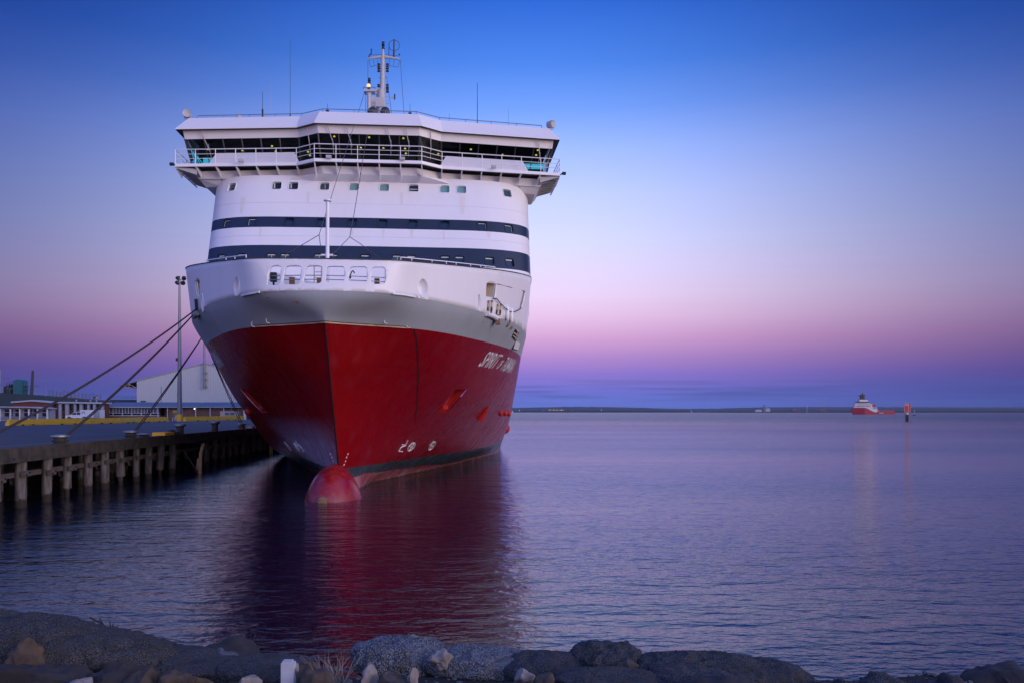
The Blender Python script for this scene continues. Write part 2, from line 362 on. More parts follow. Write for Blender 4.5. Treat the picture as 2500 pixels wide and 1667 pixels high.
# parallel body
for side in (1, -1):
    pass
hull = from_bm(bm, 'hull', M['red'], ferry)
m = MB()
for side in (-1, 1):
    zz = [-3, 0, 1.43, 8.8]
    A_ = [(side*12.5, 80, z) for z in zz]; B_ = [(side*12.5, 185, z) for z in zz]; m.strip(A_, B_)
m.quad((-12.5, 185, -3), (12.5, 185, -3), (12.5, 185, 8.8), (-12.5, 185, 8.8))
m.build('hull_aft_body', M['red'], ferry)
for side, P in zip((1, -1), pk):
    n = avg_n(P, side); c = sum(P, Vector())/4; m = MB()
    dep = [.9, .9, .05, .05] if side else 0
    Q = [p-n*dd+Vector((0, 0, -.1)) for p, dd in zip(P, [1.0, 1.0, .35, .35])]
    P2 = [p-n*.012 for p in P]
    for i in range(4): m.quad(P2[i], P2[(i+1) % 4], Q[(i+1) % 4], Q[i])
    m.quad(*Q)
    ap = m.build('anchor_pocket', M['redp'], ferry)
    # anchor nested in the pocket: shank, crown, two flukes
    up = ((P[0]+P[1])/2-(P[2]+P[3])/2).normalized(); lat = n.cross(up).normalized()
    lowc = (P[2]+P[3])/2-n*.15+up*.35; m = MB()
    m.tube(lowc, lowc+up*1.5-n*.35, .11, .08, 8)
    m.box(lowc, (.8, .35, .3), math.atan2(lat.y, lat.x))
    for q in (-1, 1):
        r0 = lowc+lat*q*.36; m.hexa([r0+lat*.09-n*.1, r0-lat*.09-n*.1, r0-lat*.09+n*.1, r0+lat*.09+n*.1,
                                   r0+up*.85+lat*(.02)-n*.12, r0+up*.85-lat*.02-n*.12, r0+up*.85-lat*.02-n*.06, r0+up*.85+lat*.02-n*.06])
    m.build('anchor', M['redp'], ferry, True)
# ---- grey flare band
zg = [z for z in ZR if 8.8 <= z <= 10.2]
bm = grid_bm([full(*ROWS[z], z if z > 8.8 else 8.80) for z in zg])
b_ = from_bm(bm, 'grey_flare_band', M['grey'], ferry)
m = MB()
for side in (-1, 1): m.quad((side*12.5, 80, 8.8), (side*12.5, 185, 8.8), (side*12.5, 185, 10.2), (side*12.5, 80, 10.2))
m.build('grey_side_band', M['grey'], ferry)
# ---- white bulwark with sheer
def topz(s): return 11.85+.13*(min(s, 19)+.9)
s1, b1 = ROWS[10.2]; s2, b2 = ROWS[11.2]
brow = []
for f in np.linspace(0, 1, 9):
    ss = s1*(1-f)+s2*f; bb = b1*(1-f)+b2*f; zz = [10.2*(1-f)+topz(s2[i])*f for i in range(NU)]
    brow.append(full(ss, bb, zz))
bm = grid_bm(brow)
def bul_s(t, z):      # s of the bulwark shell at offset t
    f = min(1, max(0, (z-10.2)/1.7)); bb = b1*(1-f)+b2*f; ss = s1*(1-f)+s2*f
    return float(np.interp(abs(t), bb[:70], ss[:70]))
OPEN = [[(661, 649), (687, 649), (681, 697), (650, 697)], [(698, 649), (736, 649), (731, 695), (689, 695)], [(748, 649), (787, 649), (784, 692), (740, 692)],
        [(798, 650), (841, 650), (840, 690), (795, 690)], [(854, 651), (896, 651), (896, 691), (851, 691)], [(908, 652), (941, 652), (941, 694), (906, 694)]]
def on_bul(px, py):
    s = -1.0
    for _ in range(6):
        p = on_s(px, py, s); s = bul_s(p.x, p.z)
    return Vector((p.x, s, p.z))
def rounded(P, r=.12):
    out = []
    n = len(P)
    for i in range(n):
        a, b, c = P[i-1], P[i], P[(i+1) % n]
        d1 = (a-b).normalized(); d2 = (c-b).normalized(); out += [b+d1*r, b+(d1+d2)*r*.29, b+d2*r]
    return out
openings = []
for q in OPEN:
    P = rounded([on_bul(*p) for p in q], .13); c, pl = loop_planes(P, Vector((0, -1, 0))); cut(bm, c, 1.6, pl); openings.append(P)
# side openings (roller fairlead windows)
SIDE = [(1, [(1188, 691), (1212, 694), (1208, 728), (1186, 724)]), (1, [(1278, 711), (1283, 713), (1273, 756), (1268, 752)]),
        (-1, [(476, 687), (487, 683), (488, 721), (481, 725)])]
def bray(px, py, side):
    o, d = ray(px, py); last = None
    for k in range(1600):
        p = o+d*(36+k*.03)
        z = min(max(p.z, 10.2), 14.2); f = (z-10.2)/(topz(p.y)-10.2) if topz(p.y) > 10.3 else 0; f = min(1, max(0, f))
        ss = s1*(1-f)+s2*f; bb = b1*(1-f)+b2*f; v = abs(p.x)-float(np.interp(p.y, ss, bb, left=0))
        if p.x*side > 0 and last is not None and last > 0 and v <= 0: return p
        last = v
    return None
sopen = []
for side, q in SIDE:
    P = [bray(px, py, side) for px, py in q]
    if None in P: print('side opening miss', q, P); continue
    P = rounded(P, .07); nrm = Vector((side, -.25, -.2)).normalized(); c, pl = loop_planes(P, nrm); cut(bm, c, 2.4, pl); sopen.append((side, P, nrm))
CUPS = []
for px, py, side, rw, rh in ((579, 699, -1, .30, .46), (1032, 703, 1, .34, .46), (1168, 737, 1, .20, .44), (495, 740, -1, .2, .46)):
    p = bray(px, py, side); q = bray(px+5, py, side); r = bray(px, py+5, side)
    if None in (p, q, r): print('cup miss', px); continue
    n = (q-p).cross(r-p).normalized(); n = -n if n.y > 0 else n
    u = (Vector((0, 0, 1))-n*n.z).normalized(); v = n.cross(u)
    P = [p+u*math.cos(a)*rh*.97+v*math.sin(a)*rw*.97 for a in [2*math.pi*i/14 for i in range(14)]]
    c, pl = loop_planes(P, n); cut(bm, c, 1.6, pl); CUPS.append((p, n, u, v, rw, rh))
bul = from_bm(bm, 'bulwark', M['white'], ferry)
md = bul.modifiers.new('thick', 'SOLIDIFY'); md.thickness = .10; md.offset = 0 if False else -1; md.use_even_offset = False
m = MB()
for side in (-1, 1): m.quad((side*12.5, 80, 10.2), (side*12.5, 185, 10.2), (side*12.5, 185, 14.44), (side*12.5, 80, 14.44))
m.build('upper_side', M['white'], ferry)
for side, P, nrm in sopen:      # boxed recess behind each side opening
    m = MB(); Q = [p-nrm*1.0 for p in P]
    for i in range(len(P)): m.quad(P[i]-nrm*.11, P[(i+1) % len(P)]-nrm*.11, Q[(i+1) % len(P)], Q[i])
    m.quad(*Q); m.build('fairlead_recess', M['cream'], ferry)
# dark rim on bulwark top
m = MB(); top = brow[-1]
m.path([Vector(p)+Vector((0, 0, .0)) for p in top if p[1] < 60], .035, 5); m.build('bulwark_cap', M['dark'], ferry)
# foredeck
m = MB(); n = len(s1); k = int(np.searchsorted(s1, 26))
m.add([(-b1[i]*.985, s1[i]+.05, 10.15) for i in range(k)]+[(b1[i]*.985, s1[i]+.05, 10.15) for i in range(k)], [(i, i+1, k+i+1, k+i) for i in range(k-1)])
m.build('foredeck', M['grey'], ferry)
# ---- bulbous bow
secs = []
prof = [(0.0, .02, -.9, .02), (.12, .55, -1.0, .95), (.35, .88, -1.0, 1.55), (.8, 1.22, -1.0, 2.15), (1.5, 1.47, -1.0, 2.6), (2.4, 1.56, -1.0, 2.78), (3.2, 1.40, -1.0, 2.7), (4.2, 1.10, -1.0, 2.45),
        (5.6, .95, -1.0, 2.05), (8, .95, -1, 1.75), (11, 1.1, -1, 1.5), (14, 1.4, -1, 1.2)]
ps = [p[0] for p in prof]
rows_ = []
for s in list(np.linspace(0, .35, 5))+list(np.linspace(.5, 6, 24))+list(np.linspace(6.6, 14, 10)):
    wd = float(pchip(ps, [p[1] for p in prof], s)); hh = float(pchip(ps, [p[3] for p in prof], s))
    r_ = []
    for i in range(40):
        a = 2*math.pi*i/40; cx, cz = math.cos(a), math.sin(a)
        up = cz > 0; e = 1.0
        x = wd*math.copysign(abs(cx)**(1.0 if not up else 1.12), cx); z = -1.0+hh*cz
        r_.append((x-.12*max(0, 1-s/4), s, z))
    rows_.append(r_)
bm = grid_bm(rows_, True)
bmesh.ops.contextual_create(bm, geom=[v for v in bm.verts if abs(v.co.y) < 1e-4])
bmesh.ops.recalc_face_normals(bm, faces=bm.faces)
bulb = from_bm(bm, 'bulbous_bow', M['bulb'], ferry, 70)
m = MB(); m.lathe([(.02, -.05), (.22, 0), (.24, .12), (.1, .16)], (-.25, .06, .06), 10, axis=(0, -1, .3)); m.build('tip_fitting', M['rust'], ferry)

# ---- decals and fittings on the hull
def hull_strip(pts, wd, mt, name, side, off=.03, parent=ferry):     # ribbon through (s,z) points
    m = MB(); P = [hp(s, z, side, off) for s, z in pts]; Q = []
    for i, (s, z) in enumerate(pts):
        a = pts[max(0, i-1)]; b = pts[min(len(pts)-1, i+1)]; dx, dz = b[0]-a[0], b[1]-a[1]; l = math.hypot(dx, dz) or 1
        Q.append(hp(s-dz/l*wd, z+dx/l*wd, side, off))
    m.strip(P, Q); return m.build(name, mt, parent)
# stem seam bar
m = MB()
pts = [(0, ROWS[z][0][0]-.02, z) for z in zr if 1.5 <= z <= 8.8]
m.path(pts, .045, 6); m.build('stem_bar', M['seam'], ferry)
# lip strip on top of the bow door
m = MB(); s8, b8 = ROWS[8.8]; kk = int(np.searchsorted(b8, 4.15)); L8 = full(s8[:kk], b8[:kk], 8.8)
def outw(p, o, z): d_ = Vector((p[0]*.25, -1, 0)).normalized(); return (p[0]+d_.x*o, p[1]+d_.y*o, z)
m.strip([outw(p, .05, 8.765) for p in L8], [outw(p, .07, 8.84) for p in L8]); m.strip([outw(p, .07, 8.84) for p in L8], [outw(p, -.1, 8.86) for p in L8])
m.build('bow_door_lip', M['creamstrip'], ferry)
m = MB(); m.strip([outw(p, .085, 8.835) for p in L8], [outw(p, .06, 8.875) for p in L8]); m.build('bow_door_gap', M['seam'], ferry)
for side in (1, -1)[:1]:    # bow door side seam
    r0 = hray(1006, 806, 1); r1 = hray(1011, 1030, 1)
    hull_strip([(r0[0]+(r1[0]-r0[0])*i/14, r0[1]+(r1[1]-r0[1])*i/14) for i in range(15)], .05, M['seam'], 'door_seam', side, .012)
M['seamg'] = mat('grey_weld', (.42, .45, .48), .5); M['seamr'] = mat('red_weld', (.11, .002, .003), .35); M['rustst'] = mat('rust_streak', (.26, .15, .05), .8, var=.8, vscale=9, col2=(.32, .28, .22)); M['stainw'] = mat('salt_stain', (.69, .65, .60), .6, var=.8, vscale=6, col2=(.74, .71, .68), streak=True)
for side in (1, -1):
    for s0_, s1_ in ((1.2, 2.6), (4.2, 6.2), (7.0, 9.3), (10.5, 13.4), (14.5, 17.5)):
        hull_strip([(s0_+(s1_-s0_)*i/8, 10.15-1.3*i/8) for i in range(9)], .014, M['seamg'], 'plate_weld', side, .008)
    for z in (3.1, 5.0, 6.9):
        sA = float(np.interp(z, LZ, [p[0][0] for _, p in LV]))+.4; hull_strip([(sA+(34-sA)*(i/50)**1.3, z) for i in range(51)], .016, M['seamr'], 'plate_weld', side, .006)
    for s0_ in (8, 12.5, 17, 22, 28): hull_strip([(s0_+(8.7-z)*.35, z) for z in np.linspace(1.6, 8.7, 14)], .014, M['seamr'], 'plate_weld', side, .006)
for px, py, l in ((697, 711, .5), (648, 716, .25), (1190, 772, .5)):
    r = bray(px, py-1, 1 if px > 800 else -1)
    if r:
        sd = 1 if px > 800 else -1; m = MB()
        a_ = [hp(r.y, 10.16, sd, .01), hp(r.y+.28, 10.16, sd, .01), hp(r.y+.22, 10.16-l, sd, .012), hp(r.y+.16, 10.16-l, sd, .012)]; m.quad(*a_); m.build('rust_stain', M['rustst'], ferry)
# welded plate seams on the grey band
def text_mesh(txt, shear=0.0, bold=0.0, space=1.0):
    cu = bpy.data.curves.new('t', 'FONT'); cu.body = txt; cu.size = 1; cu.shear = shear; cu.offset = bold; cu.space_character = space; cu.resolution_u = 3
    o = bpy.data.objects.new('t', cu); COL.objects.link(o); bpy.context.view_layer.update()
    me = bpy.data.meshes.new_from_object(o.evaluated_get(bpy.context.evaluated_depsgraph_get()))
    bpy.data.objects.remove(o); return me
def hull_text(txt, name, side, s0, z0, s1_, z1_, h, shear=.35, bold=.02, col=None, parent=ferry):
    me = text_mesh(txt, 0, bold); xs = [v.co.x for v in me.vertices]; x0, x1 = min(xs), max(xs)
    bm = bmesh.new(); bm.from_mesh(me)
    bmesh.ops.subdivide_edges(bm, edges=[e for e in bm.edges if e.calc_length() > .3], cuts=2)
    for v in bm.verts:
        f = (v.co.x-x0)/(x1-x0)
        if side < 0: f = 1-f
        s = s0+(s1_-s0)*f; z = z0+(z1_-z0)*f+v.co.y/.7*h
        s -= side*0 + (-shear*(v.co.y/.7*h) if side > 0 else -shear*(v.co.y/.7*h))*-1 if False else 0
        s += shear*(v.co.y/.7*h)*(1 if side > 0 else -1)
        p = hp(s, z, side, .03); v.co = p
    bmesh.ops.recalc_face_normals(bm, faces=bm.faces)
    return from_bm(bm, name, col or M['white_plain'], parent, 0)
ra = hray(1165, 892, 1); rb = hray(1245, 912, 1)
if ra and rb: print('name', ra, rb)
hull_text('SPIRIT', 'ship_name', 1, ra[0], ra[1], ra[0]+(rb[0]-ra[0])*.36, ra[1], .95, .40, .008)
hull_text('OF', 'ship_name', 1, ra[0]+(rb[0]-ra[0])*.41, ra[1]+.05, ra[0]+(rb[0]-ra[0])*.49, ra[1]+.05, .58, .4, .005)
hull_text('TASMANIA I', 'ship_name', 1, ra[0]+(rb[0]-ra[0])*.53, ra[1], rb[0], ra[1], .95, .40, .008)
LN = rb[0]-ra[0]
hull_text('TASMANIA I', 'ship_name', -1, ra[0], ra[1], ra[0]+LN*.47, ra[1], .95, .40, .008)
hull_text('OF', 'ship_name', -1, ra[0]+LN*.51, ra[1]+.05, ra[0]+LN*.59, ra[1]+.05, .58, .4, .005)
hull_text('SPIRIT', 'ship_name', -1, ra[0]+LN*.64, ra[1], rb[0], ra[1], .95, .40, .008)
def hull_lines(polys, name, side, mt, wd=.05, off=.02):
    m = MB()
    for P in polys:
        pp = []
        for i in range(len(P)-1):
            for f in np.linspace(0, 1, 5)[:-1]: pp.append((P[i][0]+(P[i+1][0]-P[i][0])*f, P[i][1]+(P[i+1][1]-P[i][1])*f))
        pp.append(P[-1]); V_ = [hp(s, z, side, off) for s, z in pp]
        m.path(V_, wd, 4)
    return m.build(name, mt, ferry)
def pxl(lst, side=1): return [q for q in (hray(x, y, side) for x, y in lst) if q]
def ell(cx, cy, ax, ay, tilt, n=14):
    out = []
    for i in range(n+1):
        a = 2*math.pi*i/n; x = ax*math.cos(a); y = ay*math.sin(a); out.append((cx+x*math.cos(tilt)-y*math.sin(tilt), cy+x*math.sin(tilt)+y*math.cos(tilt)))
    return out
mk = [[(995, 1074), (989, 1086), (981, 1084)], [(989, 1086), (978, 1091), (972, 1100), (982, 1101)]]
th1 = [ell(1003.5, 1089.5, 12.5, 5.2, -.85), [(996, 1100), (1011, 1080)], [(999, 1088), (1007, 1092)]]
th2 = [ell(1053.5, 1087, 12.5, 4.6, -.9), [(1046, 1097), (1061, 1077)], [(1050, 1085), (1058, 1089)]]
pj = [pxl(p) for p in mk]
for side in (1, -1):
    hull_lines(pj, 'bulb_symbol', side, M['white_plain'], .035)
    for th in (th1, th2): hull_lines([pxl(p) for p in th], 'thruster_symbol', side, M['white_plain'], .035)
# draft marks beside the stem
dm = [[(848, 1105), (847, 1109)], [(845, 1113), (844, 1117)], [(842, 1123), (841, 1126)], [(839, 1131), (838, 1135)], [(836, 1140), (835, 1143)]]
dq = [pxl(p) for p in dm]
for side in (1, -1):
    for q in dq:
        if len(q) == 2: hull_lines([q], 'draft_mark', side, M['white_plain'], .03)
# recessed fairlead cups in the white bulwark (round dished mooring ports)
for p, n, u, v, rw, rh in CUPS:
    m = MB(); K = 24; rings = []
    for rr, dp in ((1.16, -.03), (1.12, .03), (1.02, .045), (.94, .0), (.86, -.12), (.66, -.28), (.38, -.36), (.03, -.38)):
        rings.append([p+n*dp+(u*math.cos(a)*rh+v*math.sin(a)*rw)*rr for a in [2*math.pi*i/K for i in range(K)]])
    for a, b in zip(rings[:-1], rings[1:]): m.strip(a+[a[0]], b+[b[0]])
    m.build('fairlead', M['white_plain'], ferry, 60)
# bolsters / lips under the white, rubbing pieces
def bolster(pxs, side, r, mt, name='bolster'):
    P = [bray(x, y, side) for x, y in pxs]; P = [p for p in P if p]
    if len(P) > 1:
        m = MB(); m.path([p+Vector((side*.04, -.06, 0)) for p in P], r, 8); m.build(name, mt, ferry, 60)
bolster([(1186, 766), (1200, 771), (1214, 779)], 1, .17, M['white_plain'])
bolster([(484, 765), (477, 774)], -1, .15, M['mastgrey'])
bolster([(957, 718), (985, 721), (1012, 726)], 1, .05, M['white_plain']); bolster([(592, 723), (615, 718), (636, 714)], -1, .05, M['white_plain'])
for pts in ([(1194, 735), (1192, 764)], [(1216, 744), (1213, 770)]):
    P = [bray(x, y, 1) for x, y in pts]; m = MB(); o_ = Vector((.1, -.14, 0))
    for q in (-.13, .13): m.tube(P[0]+o_+Vector((.1*q*4, q, 0)), P[1]+o_+Vector((.1*q*4, q, 0)), .07, n=8)
    f = m.build('roller_post', M['cream'], ferry, 50)
    for e in (.05, .72, .96):
        m = MB(); c = P[0].lerp(P[1], e)+o_; m.box(c, (.24, .34, .07 if e != .72 else .22)); m.build('roller_cap', M['rust' if e != .72 else 'dark'], f)
P = [bray(x, y, -1) for x, y in [(484, 731), (486, 760)]]; m = MB(); m.tube(P[0]+Vector((-.1, -.1, 0)), P[1]+Vector((-.1, -.1, 0)), .09, n=8); m.build('roller_post', M['dark'], ferry, 50)
# slack hose hanging across the port bow
P = [bray(x, y, 1) for x, y in [(1200, 729), (1208, 730), (1216, 740), (1228, 752), (1240, 761), (1252, 762), (1262, 758), (1269, 753)]]
m = MB(); m.path([p+Vector((.1, -.1, 0)) for p in P if p], .035, 5); m.build('hanging_hose', M['wire'], ferry)
P = [bray(x, y, 1) for x, y in [(1213, 694), (1246, 702), (1278, 711)]]
m = MB(); m.path([p+Vector((.01, -.02, 0)) for p in P if p], .02, 4); m.build('shell_seam', M['seam'], ferry)
for px, py in ((1236, 762), (1246, 768)):
    p = bray(px, py, 1); m = MB(); m.lathe([(.03, -.55), (.13, -.4), (.13, .3), (.03, .42)], p+Vector((.06, -.1, 0)), 8); m.build('small_fairlead', M['white_plain'], ferry, 50)
# openings low on the grey band (port): ribs of the pilot recess
def greypatch(q, mt, name, side=1, off=.03):
    P = [hray(x, y, side) for x, y in q]
    if None in P: return
    m = MB(); a = [hp(s, z, side, off) for s, z in P]; b = [hp(s, z, side, -.25) for s, z in P]; m.prism(a, b[0]-a[0]); return m.build(name, mt, ferry)
greypatch([(1239, 789), (1243, 791), (1238, 799), (1234, 798)], M['rust'], 'mooring_hole')
greypatch([(1249, 796), (1251, 799), (1246, 805), (1243, 803)], M['rust'], 'mooring_hole')
rc = greypatch([(1257, 803), (1266, 812), (1258, 835), (1249, 822)], M['black'], 'side_recess')
for a, b in (([(1262, 807)], [(1255, 828)]), ([(1253, 812)], [(1261, 818)]), ([(1251, 819)], [(1259, 826)])):
    p, q = hray(*a[0], 1), hray(*b[0], 1)
    if p and q: m = MB(); m.tube(hp(*p, 1, .07), hp(*q, 1, .07), .05); m.build('recess_rib', M['cream'], rc)
p = hray(1255, 842, 1)
if p: m = MB(); m.box(hp(*p, 1, .12), (.35, .5, .55), .3, .3); m.build('step_box', M['mastgrey'], ferry)
p = bray(1213, 780, 1) or Vector((8.8, 9, 10.3)); m = MB(); m.box(p+Vector((.05, -.12, -.15)), (.25, .35, .35)); m.build('roller_foot', M['rust'], ferry)
# hoop marks on grey band
for px, py in ((622, 790), (661, 781), (939, 782), (997, 793)):
    r = hray(px, py, 1 if px > 800 else -1)
    if r: c = hp(*r, 1 if px > 800 else -1, .04); m = MB(); m.path([c+Vector((.12*math.cos(a), 0, .14*math.sin(a))) for a in np.linspace(.9, 5.3, 8)], .02, 4); m.build('lifting_ring', M['white_plain'], ferry)
# hawse fitting, port holes red
def bump_px(px, py, side, r, mt, name, sz=1):
    q = hray(px, py, side)
    if q: m = MB(); m.sphere(hp(*q, side, .02), r, 8, sz); m.build(name, mt, ferry, 60)
for px, py in ((1222, 1007), (1233, 1007), (1242, 1008)): bump_px(px, py, 1, .2, M['redp'], 'overboard_flap', 1.4)
q1, q2 = hray(1187, 998, 1), hray(1169, 1022, 1)
if q1 and q2:
    m = MB(); a, b = hp(*q1, 1, .05), hp(*q2, 1, .05); m.tube(a, b, .14, .3, 8); m.tube(a, a+(a-b)*.25, .1, .03, 6); m.build('hull_fitting', M['redp'], ferry, 50)
m = MB(); q1 = hray(609, 1003, -1) 
if q1: m.sphere(hp(*q1, -1, .05), .3, 8); m.build('hull_fitting', M['redp'], ferry, 60)
m = MB(); m.sphere((12.45, 52, 2.6), .55, 10, 1.1); m.build('rubbing_fitting', M['redp'], ferry, 60)

# ---- superstructure
OFF = [(0, 0), (3, .04), (7, .12), (8.5, .26), (9.8, .55), (10.8, .98), (11.5, 1.45), (12.1, 2.3), (12.38, 3.4), (12.46, 5), (12.46, 9)]
def supcurve():
    pts = []
    ts = [p[0] for p in OFF[:9]]; os_ = [p[1] for p in OFF[:9]]
    # parametrise by chord length
    ch = [0]
    for i in range(1, 9): ch.append(ch[-1]+math.hypot(ts[i]-ts[i-1], os_[i]-os_[i-1]))
    q = np.linspace(0, ch[-1], 60); t = pchip(ch, ts, q); o = pchip(ch, os_, q, d0=0)
    pts = list(zip(t, o))+[(12.44, 4.4), (12.46, 6), (12.46, 10), (12.46, 150)]
    return pts
SC = supcurve()
def sup_s(t, z):
    o = float(np.interp(abs(t), [p[0] for p in SC[:60]], [p[1] for p in SC[:60]])); return 20.4+.38*(z-18.95)+o
def suprow(z):
    out = []
    for t, o in SC:
        rk = .38*(z-18.95)*max(0, 1-max(0, o-3)/7) if o < 10 else 0
        ss = 20.4+rk+o; out.append((min(t, hb(ss, min(z, 11.15))-.12) if z < 14.6 and t > 11 else t, ss, z))
    return [(-t, s, z_) for t, s, z_ in out[:0:-1]]+out
zs = [10.3, 12, 13.5, 15.2, 16.7, 18.14, 19.0, 20.2, 21.4, 22.45]
def supn(t, z):
    e = .1; return Vector(((sup_s(t+e, z)-sup_s(t-e, z))/(2*e), -1, .38)).normalized()
bm = grid_bm([suprow(z) for z in zs])
for f in bm.faces:
    z = f.calc_center_median().z; f.material_index = 1 if (15.2 < z < 16.7 or 18.14 < z < 19.0) else 0
def on_sup(px, py):
    s = 20.
    for _ in range(8):
        p = on_s(px, py, s); s = sup_s(p.x, p.z)
    return Vector((p.x, s, p.z))
WIN = [(1, 21.57, [(565, 465, 'g'), (675, 462, 'k'), (716, 462, 'k'), (792, 462, 'd'), (864, 463, 'p'), (938, 464, 'p'), (1010, 465, 'b'), (1086, 467, 'p'), (1127, 468, 'p'), (1238.6, 475.5, 'g')]),
       (2, 18.57, [(553, 550, 'n'), (614.7, 547, 'n'), (706, 547, 'n'), (785, 547, 'n'), (860, 547, 'n'), (934, 548.5, 'n'), (1008, 549, 'n'), (1086, 549.5, 'n'), (1177.4, 554, 'n'), (1242.6, 557, 'n')]),
       (3, 15.75, [(537.6, 636, 'g'), (587, 634, 'n'), (661, 632, 'd'), (695, 632, 'd'), (778, 631, 'd'), (813, 631, 'n'), (891, 631, 'n'), (969, 633, 'd'), (1003.6, 634, 'n'), (1087, 637, 'n'), (1121.8, 637, 'n'), (1195.5, 643, 'n'), (1245, 648, 'n')])]
GM = {'g': 'glassd', 'k': 'glassdark', 'd': 'glassd', 'p': 'glasspale', 'b': 'glassblue', 'n': 'glassblue'}
wins = []
for rn, z, lst in WIN:
    for px, py, g_ in lst:
        t = on_sup(px, py).x; hw, hh = .35, .33
        nn = supn(t, z); u = Vector((1, -nn.x/nn.y, 0)).normalized(); c0 = Vector((t, sup_s(t, z), z)); v = nn.cross(u); v = v if v.z > 0 else -v
        def at(a, b_): q = c0+u*a+v*b_; return Vector((q.x, sup_s(q.x, q.z), q.z))
        P = rounded([at(-hw, -hh), at(hw, -hh), at(hw, hh), at(-hw, hh)], .11)
        c, pl = loop_planes(P, nn); cut(bm, c, 1.9, pl); wins.append((c, nn, u, v, P, g_, rn))
sup = from_bm(bm, 'superstructure', [M['white'], M['navy']], ferry)
for c, nn, u, v, P, g_, rn in wins:
    m = MB(); O = [c+(p-c)*1.14+nn*.035 for p in P]; I = [p+nn*.035 for p in P]; D = [p-nn*.16 for p in P]; O2 = [c+(p-c)*1.14-nn*.02 for p in P]
    for a, b in ((O2, O), (O, I), (I, D)): m.strip(a+[a[0]], b+[b[0]])
    f = m.build('window', M['white_plain'] if rn == 1 else M['navy'], ferry, 60)
    m = MB(); m.quad(*[p-nn*.15 for p in P]); pn = m.build('pane', M[GM[g_]], f)
    if g_ in 'bng' or rn == 3:
        m = MB()
        if g_ == 'b':
            for k_ in (-.02, -.22): m.box(c-nn*.1+v*k_, (.62, .03, .06))
        elif rn == 3: m.box(c-nn*.12+v*.25, (.56, .03, .09), math.atan2(u.y, u.x))
        elif g_ == 'n' and abs(c.x) > 7:
            m.box(c-nn*.12+v*.27, (.52, .02, .05), math.atan2(u.y, u.x)); m.hexa([c-nn*.12+u*(q*.29*(1 if c.x > 0 else -1))+v*w_+nn*e for w_ in (-.27, .27) for q, e in ((1, 0), (.9, 0), (.9, .02), (1, .02))])
        if m.v: m.build('blind', M['blind'], f)
    if g_ in 'dk':
        m = MB(); m.box(c-nn*.12+u*(-.2 if g_ == 'k' else .02), (.1 if g_ == 'k' else .04, .02, .5), math.atan2(u.y, u.x)); m.build('curtain', M['blind'], f)
# weld lines across the front
for z in (20.15, 17.45):
    m = MB(); r_ = [Vector(p) for p in suprow(z) if p[1] < 26]
    m.strip([p+Vector((p.x*.001, -.012, -.007)) for p in r_], [p+Vector((p.x*.001, -.012, .007)) for p in r_]); m.build('deck_seam', M['lightseam'], ferry)
for t0, z0, l, wd in ((-7.9, 18.12, .8, .1), (-1.2, 18.12, .55, .16), (1.1, 18.12, .75, .1), (3.2, 18.12, .6, .14), (5.6, 18.12, .8, .1), (-9.5, 20.6, 1.3, .2), (7.0, 21.1, 1.6, .24), (2.4, 21.2, 1.0, .14), (-4.6, 21.1, .9, .16), (9.0, 18.12, .5, .2)):
    m = MB(); o_ = Vector((0, -.01, 0)); P = [Vector((t0+q*wd*k_, sup_s(t0+q*wd*k_, z), z))+o_ for z, k_ in ((z0, 1.0), (z0-l, .45)) for q in (-1, 1)]; m.quad(P[0], P[1], P[3], P[2]); m.build('salt_stain', M['stainw'], ferry)
# roof over superstructure + side closing
m = MB(); m.bx(-12.4, 12.4, 23.5, 170, 22.45, 22.6); m.bx(-12, 12, 60, 160, 22.6, 25.4); m.build('upper_deckhouse', M['white'], ferry)
m = MB(); m.bx(-4, 4, 128, 140, 25.4, 34); m.build('funnel', M['red'], ferry)

# ---- bridge
def plan(ti, si, aft=28.0, bay=1.0):
    T = 14.65-ti
    return [(-T, aft), (-T, 22.05+si), (-(5.45-ti*.15*bay), 20.95+si), (-(3.95-ti*.35*bay), 19.85+si), (3.95-ti*.35*bay, 19.85+si), (5.45-ti*.15*bay, 20.95+si), (T, 22.05+si), (T, aft)]
def ring(m, a, za, b, zb): m.strip([(x, y, za) for x, y in a], [(x, y, zb) for x, y in b])
P0 = plan(0, 0); PT = plan(.75, .8)
m = MB(); ring(m, P0, 25.86, PT, 26.95); m.add([(x, y, 26.95) for x, y in PT], [tuple(range(8))]); ring(m, P0, 25.80, P0, 25.86)
m.build('bridge_roof', M['bridge_white'], ferry)
PF = plan(.45, .42)
m = MB(); ring(m, P0, 25.80, PF, 25.84); m.build('roof_soffit', M['dark'], ferry)  # shade below the roof edge put into the soffit's dark colour
PW = plan(.55, .52)
m = MB(); ring(m, PF[1:-1], 25.84, PW[1:-1], 25.24)
for q in (0, 6):
    a, b = (PF[0], PF[1]) if q == 0 else (PF[6], PF[7]); x = a[0]; s_ = math.copysign(1, x)
    m.quad((a[0], a[1], 25.84), (b[0], b[1], 25.84), (b[0]-s_*.55, b[1]+.1*(1 if q == 0 else 1), 24.65), (a[0]-s_*.55, a[1], 24.65))
m.build('window_fascia', M['bridge_white'], ferry)
PWb = plan(.95, 1.15)
m = MB(); ring(m, PW, 25.24, PWb, 23.25); gl = m.build('bridge_windows', M['bglass'], ferry)
# mullions
def onw(i, f, g_, o=.03):
    a = Vector((*PW[i], 25.24)).lerp(Vector((*PW[i+1], 25.24)), f); b = Vector((*PWb[i], 23.25)).lerp(Vector((*PWb[i+1], 23.25)), f); return a.lerp(b, g_)+Vector((0, -o, 0))
for i, k_ in ((1, 6), (2, 1), (3, 5), (4, 1), (5, 6)):
    for j in range(0 if i == 1 else 1, k_+1): m = MB(); m.tube(onw(i, j/k_, 0), onw(i, j/k_, 1), .07 if j in (0, k_) else .05, n=4); m.build('window_post', M['dark'], gl)
